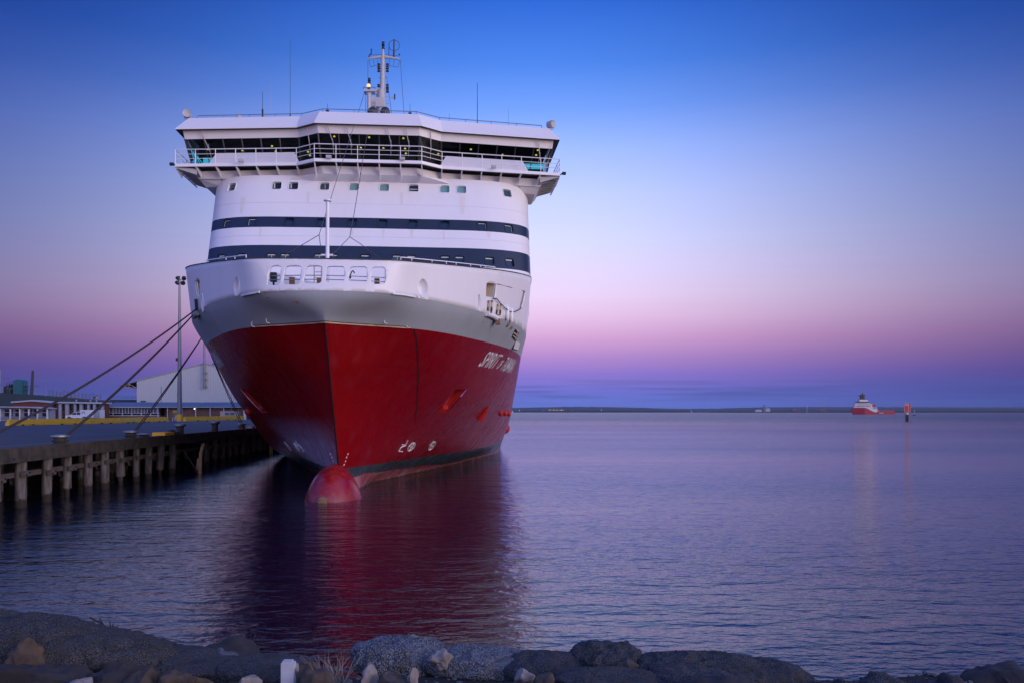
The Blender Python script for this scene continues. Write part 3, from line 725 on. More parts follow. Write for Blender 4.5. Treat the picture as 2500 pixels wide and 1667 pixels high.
# wipers
for i, f in ((1, .16), (2, .5), (3, .1), (3, .28), (3, .68), (3, .86), (4, .5), (5, .86)):
    m = MB(); a = onw(i, f, -.25, .12); b = onw(i, f+(.05 if i > 2 else .04), .45, .16); m.tube(a, b, .035, n=4); m.tube(onw(i, f+.04, .2, .18), onw(i, f+.04, .75, .18), .02, n=4); m.build('wiper', M['mastgrey'], gl)
# interior box
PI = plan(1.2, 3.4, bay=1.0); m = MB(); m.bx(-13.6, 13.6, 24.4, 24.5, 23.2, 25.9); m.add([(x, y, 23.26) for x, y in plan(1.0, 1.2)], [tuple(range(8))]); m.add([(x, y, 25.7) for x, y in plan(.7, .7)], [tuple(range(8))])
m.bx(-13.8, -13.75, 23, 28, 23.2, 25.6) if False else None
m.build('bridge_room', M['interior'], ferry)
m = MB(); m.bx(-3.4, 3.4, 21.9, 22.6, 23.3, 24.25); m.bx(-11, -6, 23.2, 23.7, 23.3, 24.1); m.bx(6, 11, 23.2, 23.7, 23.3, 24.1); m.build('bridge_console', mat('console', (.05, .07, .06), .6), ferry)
for px, py in ((507, 366), (592, 369), (664, 358), (673, 371), (816, 333), (881, 362), (901, 335), (984.8, 336), (936, 363), (989, 364), (991, 376), (757, 381), (752, 372), (1070, 377), (1149.6, 366), (1226.7, 379), (1313, 368), (1309, 380)):
    s_ = 22.0 if 750 < px < 1030 else 23.4
    p = on_s(px, py, s_); p.z = min(p.z, 25.55)
    m = MB(); m.lathe([(.02, .08), (.05, .07), (.09, .02), (.08, -.02), (.02, -.04)], p, 8); m.build('ceiling_lamp', M['lamp'], ferry)
for a, b, s_ in (((496, 386), (523, 400), 23.2), ((1280, 400), (1327, 413), 23.0)):
    p, q = on_s(*a, s_), on_s(*b, s_); m = MB(); m.bx(p.x, q.x, s_, s_+.15, q.z, p.z); m.build('sun_visor', M['cyan'], ferry)  # sun visors behind the wing glass, with added glow
for i in range(4):
    p, q = on_s(466+i*5, 364+i*6, 23.1), on_s(476+i*6, 399, 23.1); m = MB(); m.tube(p, q, .03, n=4); m.build('glow_bar', M['cyan'], ferry)
# wing apron panels
for sd in (-1, 1):
    m = MB(); 
    def ap(t, z, o): 
        f = (abs(t)-5.45)/(14.65-5.45); return Vector((sd*t, 20.95+f*1.1+o, z))
    Q = [ap(5.75, 24.22, .82), ap(11.75, 24.22, .82), ap(12.2, 23.2, .28), ap(5.25, 23.2, .25)]
    m.quad(*Q); m.quad(Q[0], Q[1], Q[1]+Vector((0, .35, 0)), Q[0]+Vector((0, .35, 0))); m.quad(Q[1], Q[2], Q[2]+Vector((0, .6, 0)), Q[1]+Vector((0, .35, 0))); m.quad(Q[0], Q[3], Q[3]+Vector((0, .6, 0)), Q[0]+Vector((0, .35, 0)))
    m.build('wing_apron', M['bridge_white'], ferry)
# walkway lip, floor, box beneath
LIP = plan(0, 0, 27.0); LIN = plan(.12, .12, 27.0)
m = MB(); ring(m, LIP, 22.98, LIP, 23.2); ring(m, LIP, 23.2, LIN, 23.2); ring(m, LIN, 23.2, LIN, 22.98); ring(m, LIP, 22.98, LIN, 22.98); m.build('walkway_edge', M['white_plain'], ferry)
m = MB(); ring(m, LIN, 23.08, plan(1.3, 1.5, 27.0), 23.08); m.build('walkway_grating', M['dark'], ferry)
PB1 = plan(1.15, .85, 27.5); PB2 = plan(1.45, 1.0, 27.5)
m = MB(); ring(m, PB1, 22.9, PB2, 22.36); m.add([(x, y, 22.36) for x, y in PB2], [tuple(range(8))]); ring(m, PB1, 22.9, plan(1.6, 1.4, 27.5), 23.1)
m.build('bridge_base', M['bridge_white'], ferry)
for sd in (-1, 1):
    m = MB(); m.hexa([Vector((sd*a, b, z)) for a, b, z in ((11.6, 23.4, 21.95), (12.9, 23.8, 21.95), (12.9, 27, 21.95), (11.6, 27, 21.95), (11.6, 23.0, 22.4), (13.2, 23.2, 22.4), (13.2, 27.4, 22.4), (11.6, 27.4, 22.4))]); m.build('wing_support', M['bridge_white'], ferry)
# sloping brow under the bay
m = MB(); m.strip([(-5.6, 21.5, 22.3), (-4, 20.9, 22.36), (4, 20.9, 22.36), (5.6, 21.5, 22.3)], [(-6.4, 21.75, 21.95), (-4.3, 21.7, 21.95), (4.3, 21.7, 21.95), (6.4, 21.75, 21.95)]); m.build('bay_brow', M['bridge_white'], ferry)
def lerp2(a, b, f): return (a[0]+(b[0]-a[0])*f, a[1]+(b[1]-a[1])*f)
def edge_pts(Pl, spac):
    out = []
    for i in range(1, len(Pl)-2):
        n = max(1, round(math.dist(Pl[i], Pl[i+1])/spac))
        out += [lerp2(Pl[i], Pl[i+1], k_/n) for k_ in range(n)]
    return out+[Pl[-2]]
EP = edge_pts(LIP, 1.45); IP = edge_pts(PB1, 1.45)
for a in EP:
    m = MB()
    b = min(IP, key=lambda q: math.dist(q, (a[0]*.95, a[1]+.9))); a3 = Vector((a[0], a[1]+.05, 22.97)); b3 = Vector((a[0]*.985, b[1]+.05, 22.5)) if abs(a[0]) > 4.3 else Vector((a[0], 20.95, 22.15))
    t_ = Vector((.035, 0, 0)); m.hexa([a3-t_, a3+t_, b3+t_-Vector((0, 0, .14)), b3-t_-Vector((0, 0, .14)), a3-t_+Vector((0, 0, .1)), a3+t_+Vector((0, 0, .1)), b3+t_+Vector((0, .1, .3)), b3-t_+Vector((0, .1, .3))]); m.build('walkway_bracket', M['bridge_white'], ferry)
for sd in (-1, 1):
    m = MB()
    for k_ in range(7):
        y = 22.2+k_*.72; m.hexa([Vector((sd*x, yy, z)) for x, yy, z in ((14.6, y, 22.9), (14.6, y+.1, 22.9), (13.1, y+.1, 22.45), (13.1, y, 22.45), (14.6, y, 23.0), (14.6, y+.1, 23.0), (13.1, y+.1, 22.9), (13.1, y, 22.9))])
    m.path([Vector((sd*14.6, 22.1, 22.85)), Vector((sd*14.55, 27, 22.8))], .06, 4); m.build('wing_brackets', M['mastgrey'], ferry)
# rails
m = MB()
RP = [Vector((x, y+.03, 23.2)) for x, y in EP]; side_ = lambda sd: [Vector((sd*14.62, y, 23.2)) for y in (23.3, 24.6, 25.9, 27)]
ALL = side_(-1)[::-1]+RP+side_(1)
for h, r in ((1.08, .035), (.72, .022), (.38, .022)): m.path([p+Vector((0, 0, h)) for p in ALL], r, 4)
for p in ALL: m.tube(p, p+Vector((0, 0, 1.08)), .03, n=4)
m.build('walkway_railing', M['white_plain'], ferry)
m = MB(); RT = plan(1.3, 1.25); E2 = edge_pts(RT, 2.2)
pp = [Vector((x, y, 26.9)) for x, y in E2]
m.path([p+Vector((0, 0, .42)) for p in pp], .03, 4)
for p in pp: m.tube(p+Vector((0, 0, .42)), p+Vector((0, -.25, 0)), .022, n=4)
m.build('roof_railing', M['steel'], ferry)
for px, py in ((592, 402), (807, 390), (984, 393), (1204, 413)):
    p = on_s(px, py, 20.6 if 750 < px < 1040 else 21.6); p.y = (19.72 if 750 < px < 1040 else 21.2)
    p.z = 23.22; m = MB(); m.box(p+Vector((0, -.05, .05)), (.38, .22, .2)); m.build('floodlight', M['rust'] if False else M['mastgrey'], ferry)
for px, sd in ((424, -1), (1368, 1)):
    m = MB(); c = Vector((sd*14.9, 22.5, 23.3)); m.tube(c, c+Vector((sd*.28, 0, 0)), .13, n=8); m.tube(c, c+Vector((-sd*.4, 0, -.3)), .05); m.build('wing_lamp', M['dark'], ferry)
# searchlights and roof clutter
for sd in (-1, 1):
    b = Vector((sd*14.05, 23.0, 26.6)); root = MB(); root.tube(b, b+Vector((0, 0, .35)), .05); root.path([b+Vector((-.28, 0, .75)), b+Vector((-.2, 0, .35)), b+Vector((.2, 0, .35)), b+Vector((.28, 0, .75))], .035)
    o = root.build('searchlight', M['mastgrey'], ferry); m = MB(); ax = Vector((.15 if sd < 0 else .75, -.8, -.05)); m.lathe([(.1, -.32), (.28, -.25), (.31, .2), (.31, .28), (.25, .24)], b+Vector((0, 0, .72)), 14, axis=ax); m.build('drum', M['mastgrey'], o, 40)
def ant(px, ytop, s, r, parts=()):
    p = on_s(px, 290, s); z0 = 26.9; t_ = on_s(px, ytop, s); m = MB(); m.tube((p.x, s, z0), (p.x, s, t_.z), r, r*.5, 5)
    for dz, rr, hh in parts: m.tube((p.x, s, z0+dz), (p.x, s, z0+dz+hh), rr, n=6)
    m.build('antenna', M['dark'] if r > .012 else M['mastgrey'], ferry)
ant(641, 224, 25, .03, ((.0, .05, .8), (1.0, .07, .7))); ant(708.5, 95, 25, .022, ((.2, .05, 1.2),)); ant(661, 205, 25, .012)
ant(799.5, 254, 23, .03, ((.15, .06, .5), (.95, .14, .08))); ant(1001, 254, 23, .03, ((.15, .06, .6), (.95, .13, .08)))
ant(1097, 278, 24, .02, ((.3, .08, .25),)); ant(1165.5, 203, 25, .04, ((.2, .09, .9),)); ant(1241, 265, 25, .015, ((.5, .05, .2),)); ant(991, 244, 25, .01)
m = MB(); p = on_s(583, 290, 23.6); m.sphere((p.x, 23.6, 27.4), .22, 10, 1.2); m.tube((p.x, 23.6, 26.9), (p.x, 23.6, 27.2), .08); m.box((p.x+.25, 23.6, 27.1), (.3, .1, .08)); m.build('radome', M['mastgrey'], ferry)
m = MB(); p = on_s(1238, 305, 23.6); m.box((p.x, 23.6, 27.1), (.4, .3, .35)); m.build('roof_locker', M['mastgrey'], ferry)
# ---- main mast
SM = 30.0
def mp_(px, py, s=SM): return on_s(px, py, s)
def cy(x): return 840+x/7.125, 0
def c3(x, y, s=SM): return on_s(840+x/7.125, 80+y/7.125, s)
m = MB(); base = c3(640, 1440); base.z = 26.9
m.tube(base, c3(650, 1000), .48, .30, 12); m.tube(c3(662, 1240), c3(675, 400), .24, .17, 12); m.tube(c3(675, 400), c3(678, 290), .14, .08, 8)
mast = m.build('main_mast', M['mastgrey'], ferry, 50)
m = MB(); m.tube(c3(415, 455), c3(650, 425), .07, .16, 8); m.tube(c3(975, 465), c3(700, 425), .07, .16, 8); m.build('crossarm', M['mastgrey'], mast, 50)
m = MB()
for pts in ([(415, 470), (415, 800)], [(980, 470), (1000, 800), (1045, 1430)], [(435, 480), (460, 600), (580, 570)], [(510, 480), (525, 575)], [(580, 480), (592, 560)], [(965, 480), (940, 605), (780, 575)], [(875, 480), (862, 580)], [(795, 480), (783, 575)],
            [(430, 395), (660, 385)], [(715, 390), (960, 410)], [(745, 800), (800, 1200), (830, 1430)], [(610, 795), (650, 765)], [(705, 765), (760, 795)]):
    m.path([c3(*p) for p in pts], .018, 4)
m.build('mast_rigging', M['wire'], mast)
for x, y0, y1 in ((680, 160, 290), (604, 540, 690), (754, 540, 690), (602, 900, 955), (753, 900, 1050), (438, 790, 890), (962, 370, 400), (880, 1070, 1170)):
    m = MB(); n_ = max(1, round((y1-y0)/65)); r_ = .13 if x not in (962, 880) else .07
    for i in range(n_):
        a, b = y0+(y1-y0)*i/n_, y0+(y1-y0)*(i+1)/n_; q = c3(x, b-6); h = c3(x, a+4).z-q.z
        m.lathe([(r_, 0), (r_*1.15, h*.12), (r_*.7, h*.3), (r_*.7, h*.7), (r_*1.15, h*.85), (r_*.8, h)], q, 8)
    m.build('navigation_light', M['black'], mast, 40)
m = MB()
for y in (615, 978): m.tube(c3(590, y), c3(770, y), .045, n=5)
m.tube(c3(720, 1110), c3(880, 1125), .035); m.tube(c3(740, 1200), c3(865, 1125), .025); m.tube(c3(700, 1240), c3(790, 1240), .04)
m.build('light_brackets', M['mastgrey'], mast)
m = MB(); cc = c3(872, 225); rr = (c3(965, 225)-cc).length; m.path([cc+Vector((rr*math.cos(a), 0, rr*1.0*math.sin(a))) for a in np.linspace(0, 2*math.pi, 25)[:-1]], .022, 5, True); m.tube(c3(872, 120), c3(868, 310), .07, n=6); m.tube(c3(868, 310), c3(866, 420), .07, .09, n=6); m.tube(c3(848, 355), c3(890, 355), .04); m.tube(c3(785, 180), c3(778, 400), .03, n=4)
m.build('direction_finder_loop', M['dark'], mast)
m = MB(); m.path([c3(430, 440), c3(440, 390), c3(470, 375), c3(475, 300)], .05, 5); m.tube(c3(460, 292), c3(490, 292), .03); m.build('wind_sensor', M['dark'], mast)
# radar platform & scanner
m = MB(); a = c3(545, 1030); b = c3(620, 1030); c = c3(690, 1260); d_ = c3(625, 1140)
m.hexa([c3(545, 1025), c3(625, 1030), c3(625, 1030)+Vector((0, .5, 0)), c3(545, 1025)+Vector((0, .5, 0)), c3(545, 990), c3(620, 985), c3(620, 985)+Vector((0, .5, 0)), c3(545, 990)+Vector((0, .5, 0))])
m.prism([c3(545, 1030), c3(625, 1030), c3(665, 1145), c3(600, 1140)], (0, 1.2, 0)); m.build('radar_scanner', M['cream'], mast)
m = MB()
m.prism([c3(515, 1130), c3(560, 1130), c3(650, 1230), c3(620, 1250)], (0, .7, 0)); m.box(c3(585, 1240), (1.1, .9, .8)); m.tube(c3(655, 1150), c3(700, 1240), .1); m.build('radar_platform', M['mastgrey'], mast)
for x in (495, 712):
    m = MB(); q = c3(x, 1395, 27); m.lathe([(.1, -.35), (.3, -.2), (.42, .05), (.36, .35), (.1, .45)], q, 10, axis=(.2, -1, .1)); m.build('horn', M['dark'], mast, 50)
m = MB()
for x in (545, 475):
    m.tube(c3(x, 1200, 28), c3(x, 1425, 28), .05, n=5)
for y in range(1210, 1420, 30): m.tube(c3(475, y, 28), c3(545, y, 28), .02, n=4)
m.build('mast_ladder', M['steel'], mast)
# second mast with lit lamp
m = MB(); q = c3(430, 1430, 27.5); q.z = 26.9; m.tube(q, c3(435, 1050, 27.5), .19, .16, 10); m.prism([c3(330, 985, 27.2), c3(545, 985, 27.2), c3(535, 1020, 27.2), c3(345, 1020, 27.2)], (0, .8, 0)); m.prism([c3(380, 1022, 27.4), c3(485, 1022, 27.4), c3(450, 1080, 27.4), c3(410, 1080, 27.4)], (0, .4, 0)); lm = m.build('signal_mast', M['mastgrey'], ferry, 40)
m = MB(); m.path([c3(335, 985, 27.2), c3(335, 955, 27.2), c3(540, 955, 27.2), c3(540, 985, 27.2)], .02, 4); m.tube(c3(430, 985, 27.4), c3(430, 955, 27.4), .12); m.build('lamp_guard', M['dark'], lm)
m = MB(); m.sphere(c3(425, 930, 27.4), .17, 10, 1.1); m.build('lit_signal_lamp', M['lampo'], lm)
m = MB(); m.path([c3(355, 1035, 27.5), c3(200, 1560, 27.5)], .015, 4); m.path([c3(372, 1040, 27.5), c3(375, 1425, 27.5)], .015, 4); m.build('mast_stays', M['wire'], lm)
# ---- jackstaff, forestays and foredeck gear
JS = .6
m = MB(); a = on_s(799, 640, JS); b = on_s(800, 494, JS); a.z = 10.6; m.tube(a, b, .105, .085, 10); m.lathe([(.08, 0), (.2, .05), (.2, .1), (.05, .12)], b, 10); m.tube(on_s(784, 623, JS), on_s(813, 623, JS), .05); m.build('jackstaff', M['white_plain'], ferry, 50)
m = MB(); q2 = on_s(904, 281, 26)
def wire(pts): m.path([on_s(x, y, s) for x, y, s in pts], .018, 4)
wire([(886, 240, 27), (805.5, 491, 6), (779, 574, 3)]); wire([(779, 574, 3), (696, 623, 2)]); wire([(779, 574, 3), (783, 605, 2.5)])
wire([(904, 281, 26), (888, 379, 16), (865, 520, 5), (854, 579, 3)]); wire([(854, 579, 3), (813, 621, 2)]); wire([(854, 579, 3), (880, 596, 3), (934, 636, 2)]); wire([(813, 621, 2), (812, 640, 1.8)])
m.build('forestay_wires', M['wire'], ferry)
m = MB()
for f in (.18, .3, .42, .5, .62):
    m.sphere(on_s(904+(865-904)*f*1.2, 281+(520-281)*f*1.2, 22-16*f), .05, 6)
m.build('stay_insulators', M['dark'], ferry)
for pxs, sd in ([(499, 643), (548, 640), (570, 637), (595, 635), (625, 632), (648, 630)], -1), ([(979, 634), (1012, 637), (1053, 641), (1090, 645), (1122, 648), (1150, 651), (1174, 654), (1196, 657), (1212, 659), (1248, 664)], 1):
    m = MB(); P = []
    for x, y in pxs:
        # sits on the bulwark top: find s on top curve at this px
        best = min(((abs((lambda v: v.x)(on_s(x, y, s2[i])) - sd*b2[i]), i) for i in range(3, 70)), key=lambda e: e[0]); i = best[1]
        P.append(Vector((sd*b2[i]*.985, s2[i]+.05, topz(s2[i]))))
    P.sort(key=lambda p: p.y)
    m.path([p+Vector((0, 0, .17)) for p in P], .03, 5)
    for p in P: m.tube(p, p+Vector((0, 0, .17)), .025, n=4)
    m.build('bulwark_rail', M['white_plain'], ferry)
# rails across the bulwark openings
m = MB()
for P in openings:
    xs = [p.x for p in P]; x0, x1 = min(xs)-.05, max(xs)+.05
    for z in (10.98, 10.78): m.tube((x0, bul_s(x0, z)+.25, z), (x1, bul_s(x1, z)+.25, z), .022, n=5)
m.build('opening_rails', M['steel'], ferry)
m = MB()
for px, s_ in ((712, -.4), (779, -.3), (920, -.4)):
    p = on_s(px, 680, s_); m.bx(p.x-.12, p.x+.12, s_, s_+.2, 10.2, 11.05)
m.build('timber_chocks', mat('chock_timber', (.22, .12, .03), .7), ferry)
m = MB()
m.prism([(-5.2, 4, 10.2), (-.2, 3.0, 10.2), (-.2, 3.0, 11.1), (-3, 3.6, 11.9), (-5.2, 4, 12.2)], (0, .12, 0)); m.build('breakwater', M['bridge_white'], ferry)
m = MB(); p = on_s(773, 668, 1.8)
for dx in (-.12, .25): m.tube((p.x+dx, 1.8, 10.2), (p.x+dx, 1.8, 12.0), .03)
for z in (10.5, 10.8, 11.1, 11.4, 11.7): m.tube((p.x-.12, 1.8, z), (p.x+.25, 1.8, z), .02, n=4)
m.build('foredeck_ladder', M['cream'], ferry)
m = MB(); p = on_s(668, 664, .6); m.box((p.x, .6, 11.2), (.3, .3, .45)); m.tube((p.x, .6, 10.2), (p.x, .6, 11.3), .05); m.build('winch_box', M['dark'], ferry)
m = MB(); m.path([on_s(x, y, -.2) for x, y in ((853, 679), (858, 665), (861, 661), (864, 664), (865, 668))], .03, 5); m.tube(on_s(853, 680, -.2), on_s(855, 674, -.2), .08); m.build('deck_handle', M['dark'], ferry)
m = MB(); m.lathe([(.9, 10.2), (.9, 11.0), (.5, 11.1)], (0, 8, 0), 14); m.box((-3, 8, 10.7), (2, 1.2, 1)); m.box((3, 8, 10.7), (2, 1.2, 1)); m.build('mooring_winch', M['mastgrey'], ferry)


# ================================================================== WATER
def waterfn(t, b, co):
    b.inputs['IOR'].default_value = 1.6
    def nz(sc_, st, det, rot=0.0):
        mp = nd(t, 'ShaderNodeMapping'); mp.inputs['Scale'].default_value = st; mp.inputs['Rotation'].default_value = (0, 0, rot); t.links.new(co.outputs['Object'], mp.inputs[0])
        n = nd(t, 'ShaderNodeTexNoise'); n.inputs['Scale'].default_value = sc_; n.inputs['Detail'].default_value = det; n.inputs['Roughness'].default_value = .55; t.links.new(mp.outputs[0], n.inputs['Vector']); return n.outputs[0]
    a = nz(3.8, (.7, 1.0, 1), 4, R(10)); c = nz(1.3, (.40, 1.0, 1), 3, R(-12)); g_ = nz(.5, (.35, 1.0, 1), 2, R(5)); e = nz(.03, (.12, 1.0, 1), 3, R(-3))
    sp = nd(t, 'ShaderNodeSeparateXYZ'); t.links.new(co.outputs['Object'], sp.inputs[0])
    far = mth(t, 'MINIMUM', mth(t, 'MAXIMUM', mth(t, 'MULTIPLY', sp.outputs[1], .011), .85), 4.5)
    h = mth(t, 'MULTIPLY', mth(t, 'ADD', mth(t, 'ADD', mth(t, 'MULTIPLY', a, .050), mth(t, 'MULTIPLY', c, .12)), mth(t, 'MULTIPLY', g_, .12)), far)
    t.links.new(mth(t, 'MINIMUM', mth(t, 'MULTIPLY_ADD', sp.outputs[1], .0006, .01), .3), b.inputs['Roughness'])
    calm = mth(t, 'MULTIPLY_ADD', e, 3.2, -1.05, clamp=True)
    calm = mth(t, 'MULTIPLY_ADD', calm, .85, .35)
    bp = nd(t, 'ShaderNodeBump'); bp.inputs['Distance'].default_value = WB; bp.inputs['Strength'].default_value = 1.0
    t.links.new(mth(t, 'MULTIPLY', h, calm), bp.inputs['Height']); t.links.new(bp.outputs[0], b.inputs['Normal'])
WB = 1.0
M['water'] = mat('sea_water', (.003, .008, .022), .03, fn=waterfn)
m = MB(); ys = [-60, 0, 20, 60, 150, 500, 2000, 9000, 30000]
xs = [-30000, -3000, -300, -60, 0, 60, 300, 3000, 30000]
m.add([(x, y, 0) for y in ys for x in xs], [(j*9+i, j*9+i+1, j*9+i+10, j*9+i+9) for j in range(8) for i in range(8)])
tag(m.build('sea_water', M['water']), kind='structure')

# ================================================================== QUAY
def asph(t, b, co):
    sp = nd(t, 'ShaderNodeSeparateXYZ'); t.links.new(co.outputs['Object'], sp.inputs[0])
    mp = nd(t, 'ShaderNodeMapping'); mp.inputs['Scale'].default_value = (1.1, .012, 1); t.links.new(co.outputs['Object'], mp.inputs[0])
    n = nd(t, 'ShaderNodeTexNoise'); n.inputs['Scale'].default_value = .7; n.inputs['Detail'].default_value = 6; t.links.new(mp.outputs[0], n.inputs['Vector'])
    n2 = nd(t, 'ShaderNodeTexNoise'); n2.inputs['Scale'].default_value = .25; n2.inputs['Detail'].default_value = 8; t.links.new(co.outputs['Object'], n2.inputs['Vector'])
    c = mixc(t, mth(t, 'MULTIPLY_ADD', n.outputs[0], 4.0, -1.6, clamp=True), (.040, .040, .046), (.075, .072, .082))
    c = mixc(t, mth(t, 'MULTIPLY_ADD', n2.outputs[0], 2.4, -.9, clamp=True), c, (.03, .03, .036))
    t.links.new(c, b.inputs['Base Color'])
M['asphalt'] = mat('asphalt', (.05, .05, .055), .75, fn=asph)
M['line'] = mat('worn_line_paint', (.22, .22, .24), .7, var=.9, vscale=.9, col2=(.06, .06, .065))
M['conc'] = mat('quay_concrete', (.070, .062, .052), .85, var=1.0, vscale=1.6, col2=(.018, .016, .013), bump=.02, bscale=6)
def pilefn(t, b, co):
    sp = nd(t, 'ShaderNodeSeparateXYZ'); t.links.new(co.outputs['Object'], sp.inputs[0])
    mp = nd(t, 'ShaderNodeMapping'); mp.inputs['Scale'].default_value = (5, 5, .7); t.links.new(co.outputs['Object'], mp.inputs[0])
    n = nd(t, 'ShaderNodeTexNoise'); n.inputs['Scale'].default_value = 1.6; n.inputs['Detail'].default_value = 7; t.links.new(mp.outputs[0], n.inputs['Vector'])
    c = mixc(t, mth(t, 'MULTIPLY_ADD', n.outputs[0], 3.4, -1.3, clamp=True), (.155, .138, .132), (.04, .032, .03))
    lo = mth(t, 'LESS_THAN', mth(t, 'ADD', sp.outputs[2], mth(t, 'MULTIPLY_ADD', n.outputs[0], .8, -.4)), .38)
    t.links.new(mixc(t, lo, c, (.025, .018, .012)), b.inputs['Base Color'])
M['pile'] = mat('weathered_pile', (.3, .28, .26), .85, fn=pilefn)
M['timber'] = mat('dark_timber', (.07, .055, .05), .85, var=.6, vscale=3, col2=(.13, .11, .10))
M['yellow'] = mat('yellow_barrier_paint', (.95, .50, .010), .5, var=.4, vscale=1.2, col2=(.60, .30, .02))
QX = -19.8
def Q(x, y, z=0): v = Matrix.Rotation(A, 3, 'Z') @ Vector((x, y, z)); return Vector((QX+v.x, v.y, v.z))
DZ = 2.8
def sheet(name, x0, x1, y0, y1, z, mt):
    m = MB(); m.quad((x0, y0, z), (x1, y0, z), (x1, y1, z), (x0, y1, z)); o = m.build(name, mt, fixn=False); o.location = (QX, 0, 0); o.rotation_euler = (0, 0, A); return tag(o, kind='structure')
sheet('quay_road', -60, -.42, 12, 420, DZ, M['asphalt'])
sheet('quay_ground', -700, -59.9, 12, 900, DZ-.005, M['asphalt'])
for x in (-2.2, -18.5, -33, -46): sheet('lane_line', x-.09, x+.09, 20, 400, DZ+.004, M['line'])
wh = empty('wharf', (QX, 0, 0), A, 'long low concrete wharf on pale timber piles beside the ferry', 'wharf')
m = MB(); m.bx(-.45, 0, 12, 260, DZ-.62, DZ+.06); m.build('edge_beam', M['conc'], wh)
m = MB(); m.bx(-9.5, -.47, 12, 260, DZ-.45, DZ-.06); m.build('deck_slab', M['conc'], wh)
m = MB(); m.bx(-10.4, -9.52, 12, 260, -2, DZ-.06); m.build('rear_wall', M['conc'], wh)
pxs = [9, 70, 133, 184, 233, 272, 310, 346, 377, 406, 435, 518, 537, 555, 571, 586, 602, 614, 628]
Ys = [38610/(1095-p) for p in pxs]
Ys = [28.4, 30.8, 33.1]+Ys+[Ys[-1]+2.4*i for i in range(1, 30)]
rnd = random.Random(3)
pl = []
for i, Yp in enumerate(Ys):
    y = Yp/math.cos(A)+.0; r = .25+rnd.uniform(-.04, .03); bot = -2 if i % 3 else .45+rnd.random()*.1
    dx = rnd.uniform(-.05, .05); m = MB(); ln = rnd.uniform(-.14, .14); m.tube((-.42, y+ln, bot), (-.42+rnd.uniform(-.08, .08), y, DZ-.6), r, r*rnd.uniform(.86, 1.0), 14)
    if bot > 0: m.tube((-.42, y+ln, -2), (-.42, y+ln, bot), r*.55, n=10)
    p = m.build('pile', M['pile'], wh, 50); pl.append((y, p))
    m = MB(); h = 1.55+rnd.uniform(-.08, .06); m.box((-.12, y-.02, h), (.16, .62, .26)); c = m.build('pile_clamp', M['timber'], p)
    m = MB(); m.tube((-.06, y-.12, h-.06), (.0, y-.12, h-.06), .045, n=6); m.build('bolt', M['black'], p); m = MB(); m.tube((-.06, y+.16, h+.05), (.0, y+.16, h+.05), .045, n=6); m.build('bolt', M['black'], p)
    if i < 34:
        m = MB(); m.tube((-3.2, y+.9, -2), (-3.1, y+.9, DZ-.4), .2, .19, 8); m.build('rear_pile', M['pile'], wh, 50)
        if i % 2: m = MB(); m.tube((-.9, y+.3, 1.5), (-3.4, y+1.9, 1.15), .17, .15, 8); m.build('brace_log', M['timber'], wh, 50)
        else: m = MB(); m.tube((-.75, y+.3, 1.25), (-1.4, y+1.15, 1.2), .26, .24, 10); m.build('fender_log', M['timber'], wh, 50)
m = MB(); m.bx(-.75, -.55, 20, 150, 1.42, 1.66); m.build('waler', M['timber'], wh)
for y in (21, 29, 36.5, 44, 52, 60, 68, 77): m = MB(); m.tube((.0, y, DZ-.45), (.02, y, DZ-.45), .05, n=6); m.build('beam_bolt', M['black'], wh)
# fender poles leaning in the water
M['oldyellow'] = mat('old_yellow_paint', (.42, .26, .05), .8, var=.9, vscale=2.5, col2=(.45, .36, .33))
a = W(487, 1146, 58.5); b = W(490, 1108, 58.3); c = W(496, 1083, 58.0)
m = MB(); m.tube((a.x, a.y, -1), b, .14, .13, 8); m.tube(b, c, .13, .11, 8); m.tube((a.x-.2, a.y, .1), W(484, 1118, 58.4), .08, .08)
tag(m.build('mooring_pole', M['oldyellow'], None, 50), 'bent pale and yellow pole standing in the water beside the wharf', 'pole')
m = MB(); m.path([c, W(476, 1080, 57), W(455, 1077, 56)], .03, 4); m.path([W(449, 1100, 57.5), W(465, 1125, 57.8), W(482, 1151, 58)], .06, 5)
tag(m.build('slack_rope', M['rope']), 'slack ropes from the wharf to the bent yellow pole', 'rope')
a = W(662, 1106, 86); m = MB(); m.tube((a.x, a.y, -1), W(662, 1086, 86), .2, .19, 8); m.sphere(W(662, 1084, 86), .25, 8)
tag(m.build('fender_post', M['oldyellow'], None, 50), 'short yellow and white post in the water beside the ferry hull', 'post')
# bollards and mooring ropes
def bollard(px, label, hh=.55, r=.24, mt='conc', flat=False):
    Yp = 38610/(1095-px); o = Q(-.9, 0)-Q(0, 0); b = W(px, 1005, Yp); root = empty('mooring_bollard', (b.x-.35, b.y, DZ), A, label, 'bollard', 'bollards along the wharf edge')
    m = MB(); m.lathe([(r*1.6, .0), (r*1.5, .06), (r, .1), (r*.9, hh*.6), (r*1.15, hh*.78)], (0, 0, 0), 14); m.build('post', M['rust' if mt == 'rust' else 'conc'], root, 50)
    m = MB(); m.lathe([(r*1.15, hh*.78), (r*1.55, hh*.84), (r*1.5, hh), (r*.6, hh*1.08)], (0, 0, 0), 14); m.build('cap', M['steel'], root, 50)
    return Vector((b.x-.35, b.y, DZ+hh*.5))
BL = {}
BL[0] = bollard(-55, 'bollard just outside the left edge of the photo', .5)
BL[1] = bollard(163, 'bollard with two rope lines looped round it, nearest the camera', .5, .3)
BL[2] = bollard(333, 'bollard holding the second rope, in front of the long terminal building', .5, .3)
BL[3] = bollard(365, 'low squat bollard just right of the rope bollard', .28, .3)
BL[4] = bollard(451, 'tall bare bollard beside the yellow timber block', .8, .28)
BL[5] = bollard(534.5, 'bare bollard further along, between the yellow block and the bow', .9, .28)
BL[6] = bollard(599, 'bollard at the foot of the rope closest to the bow', .6, .3, 'rust')
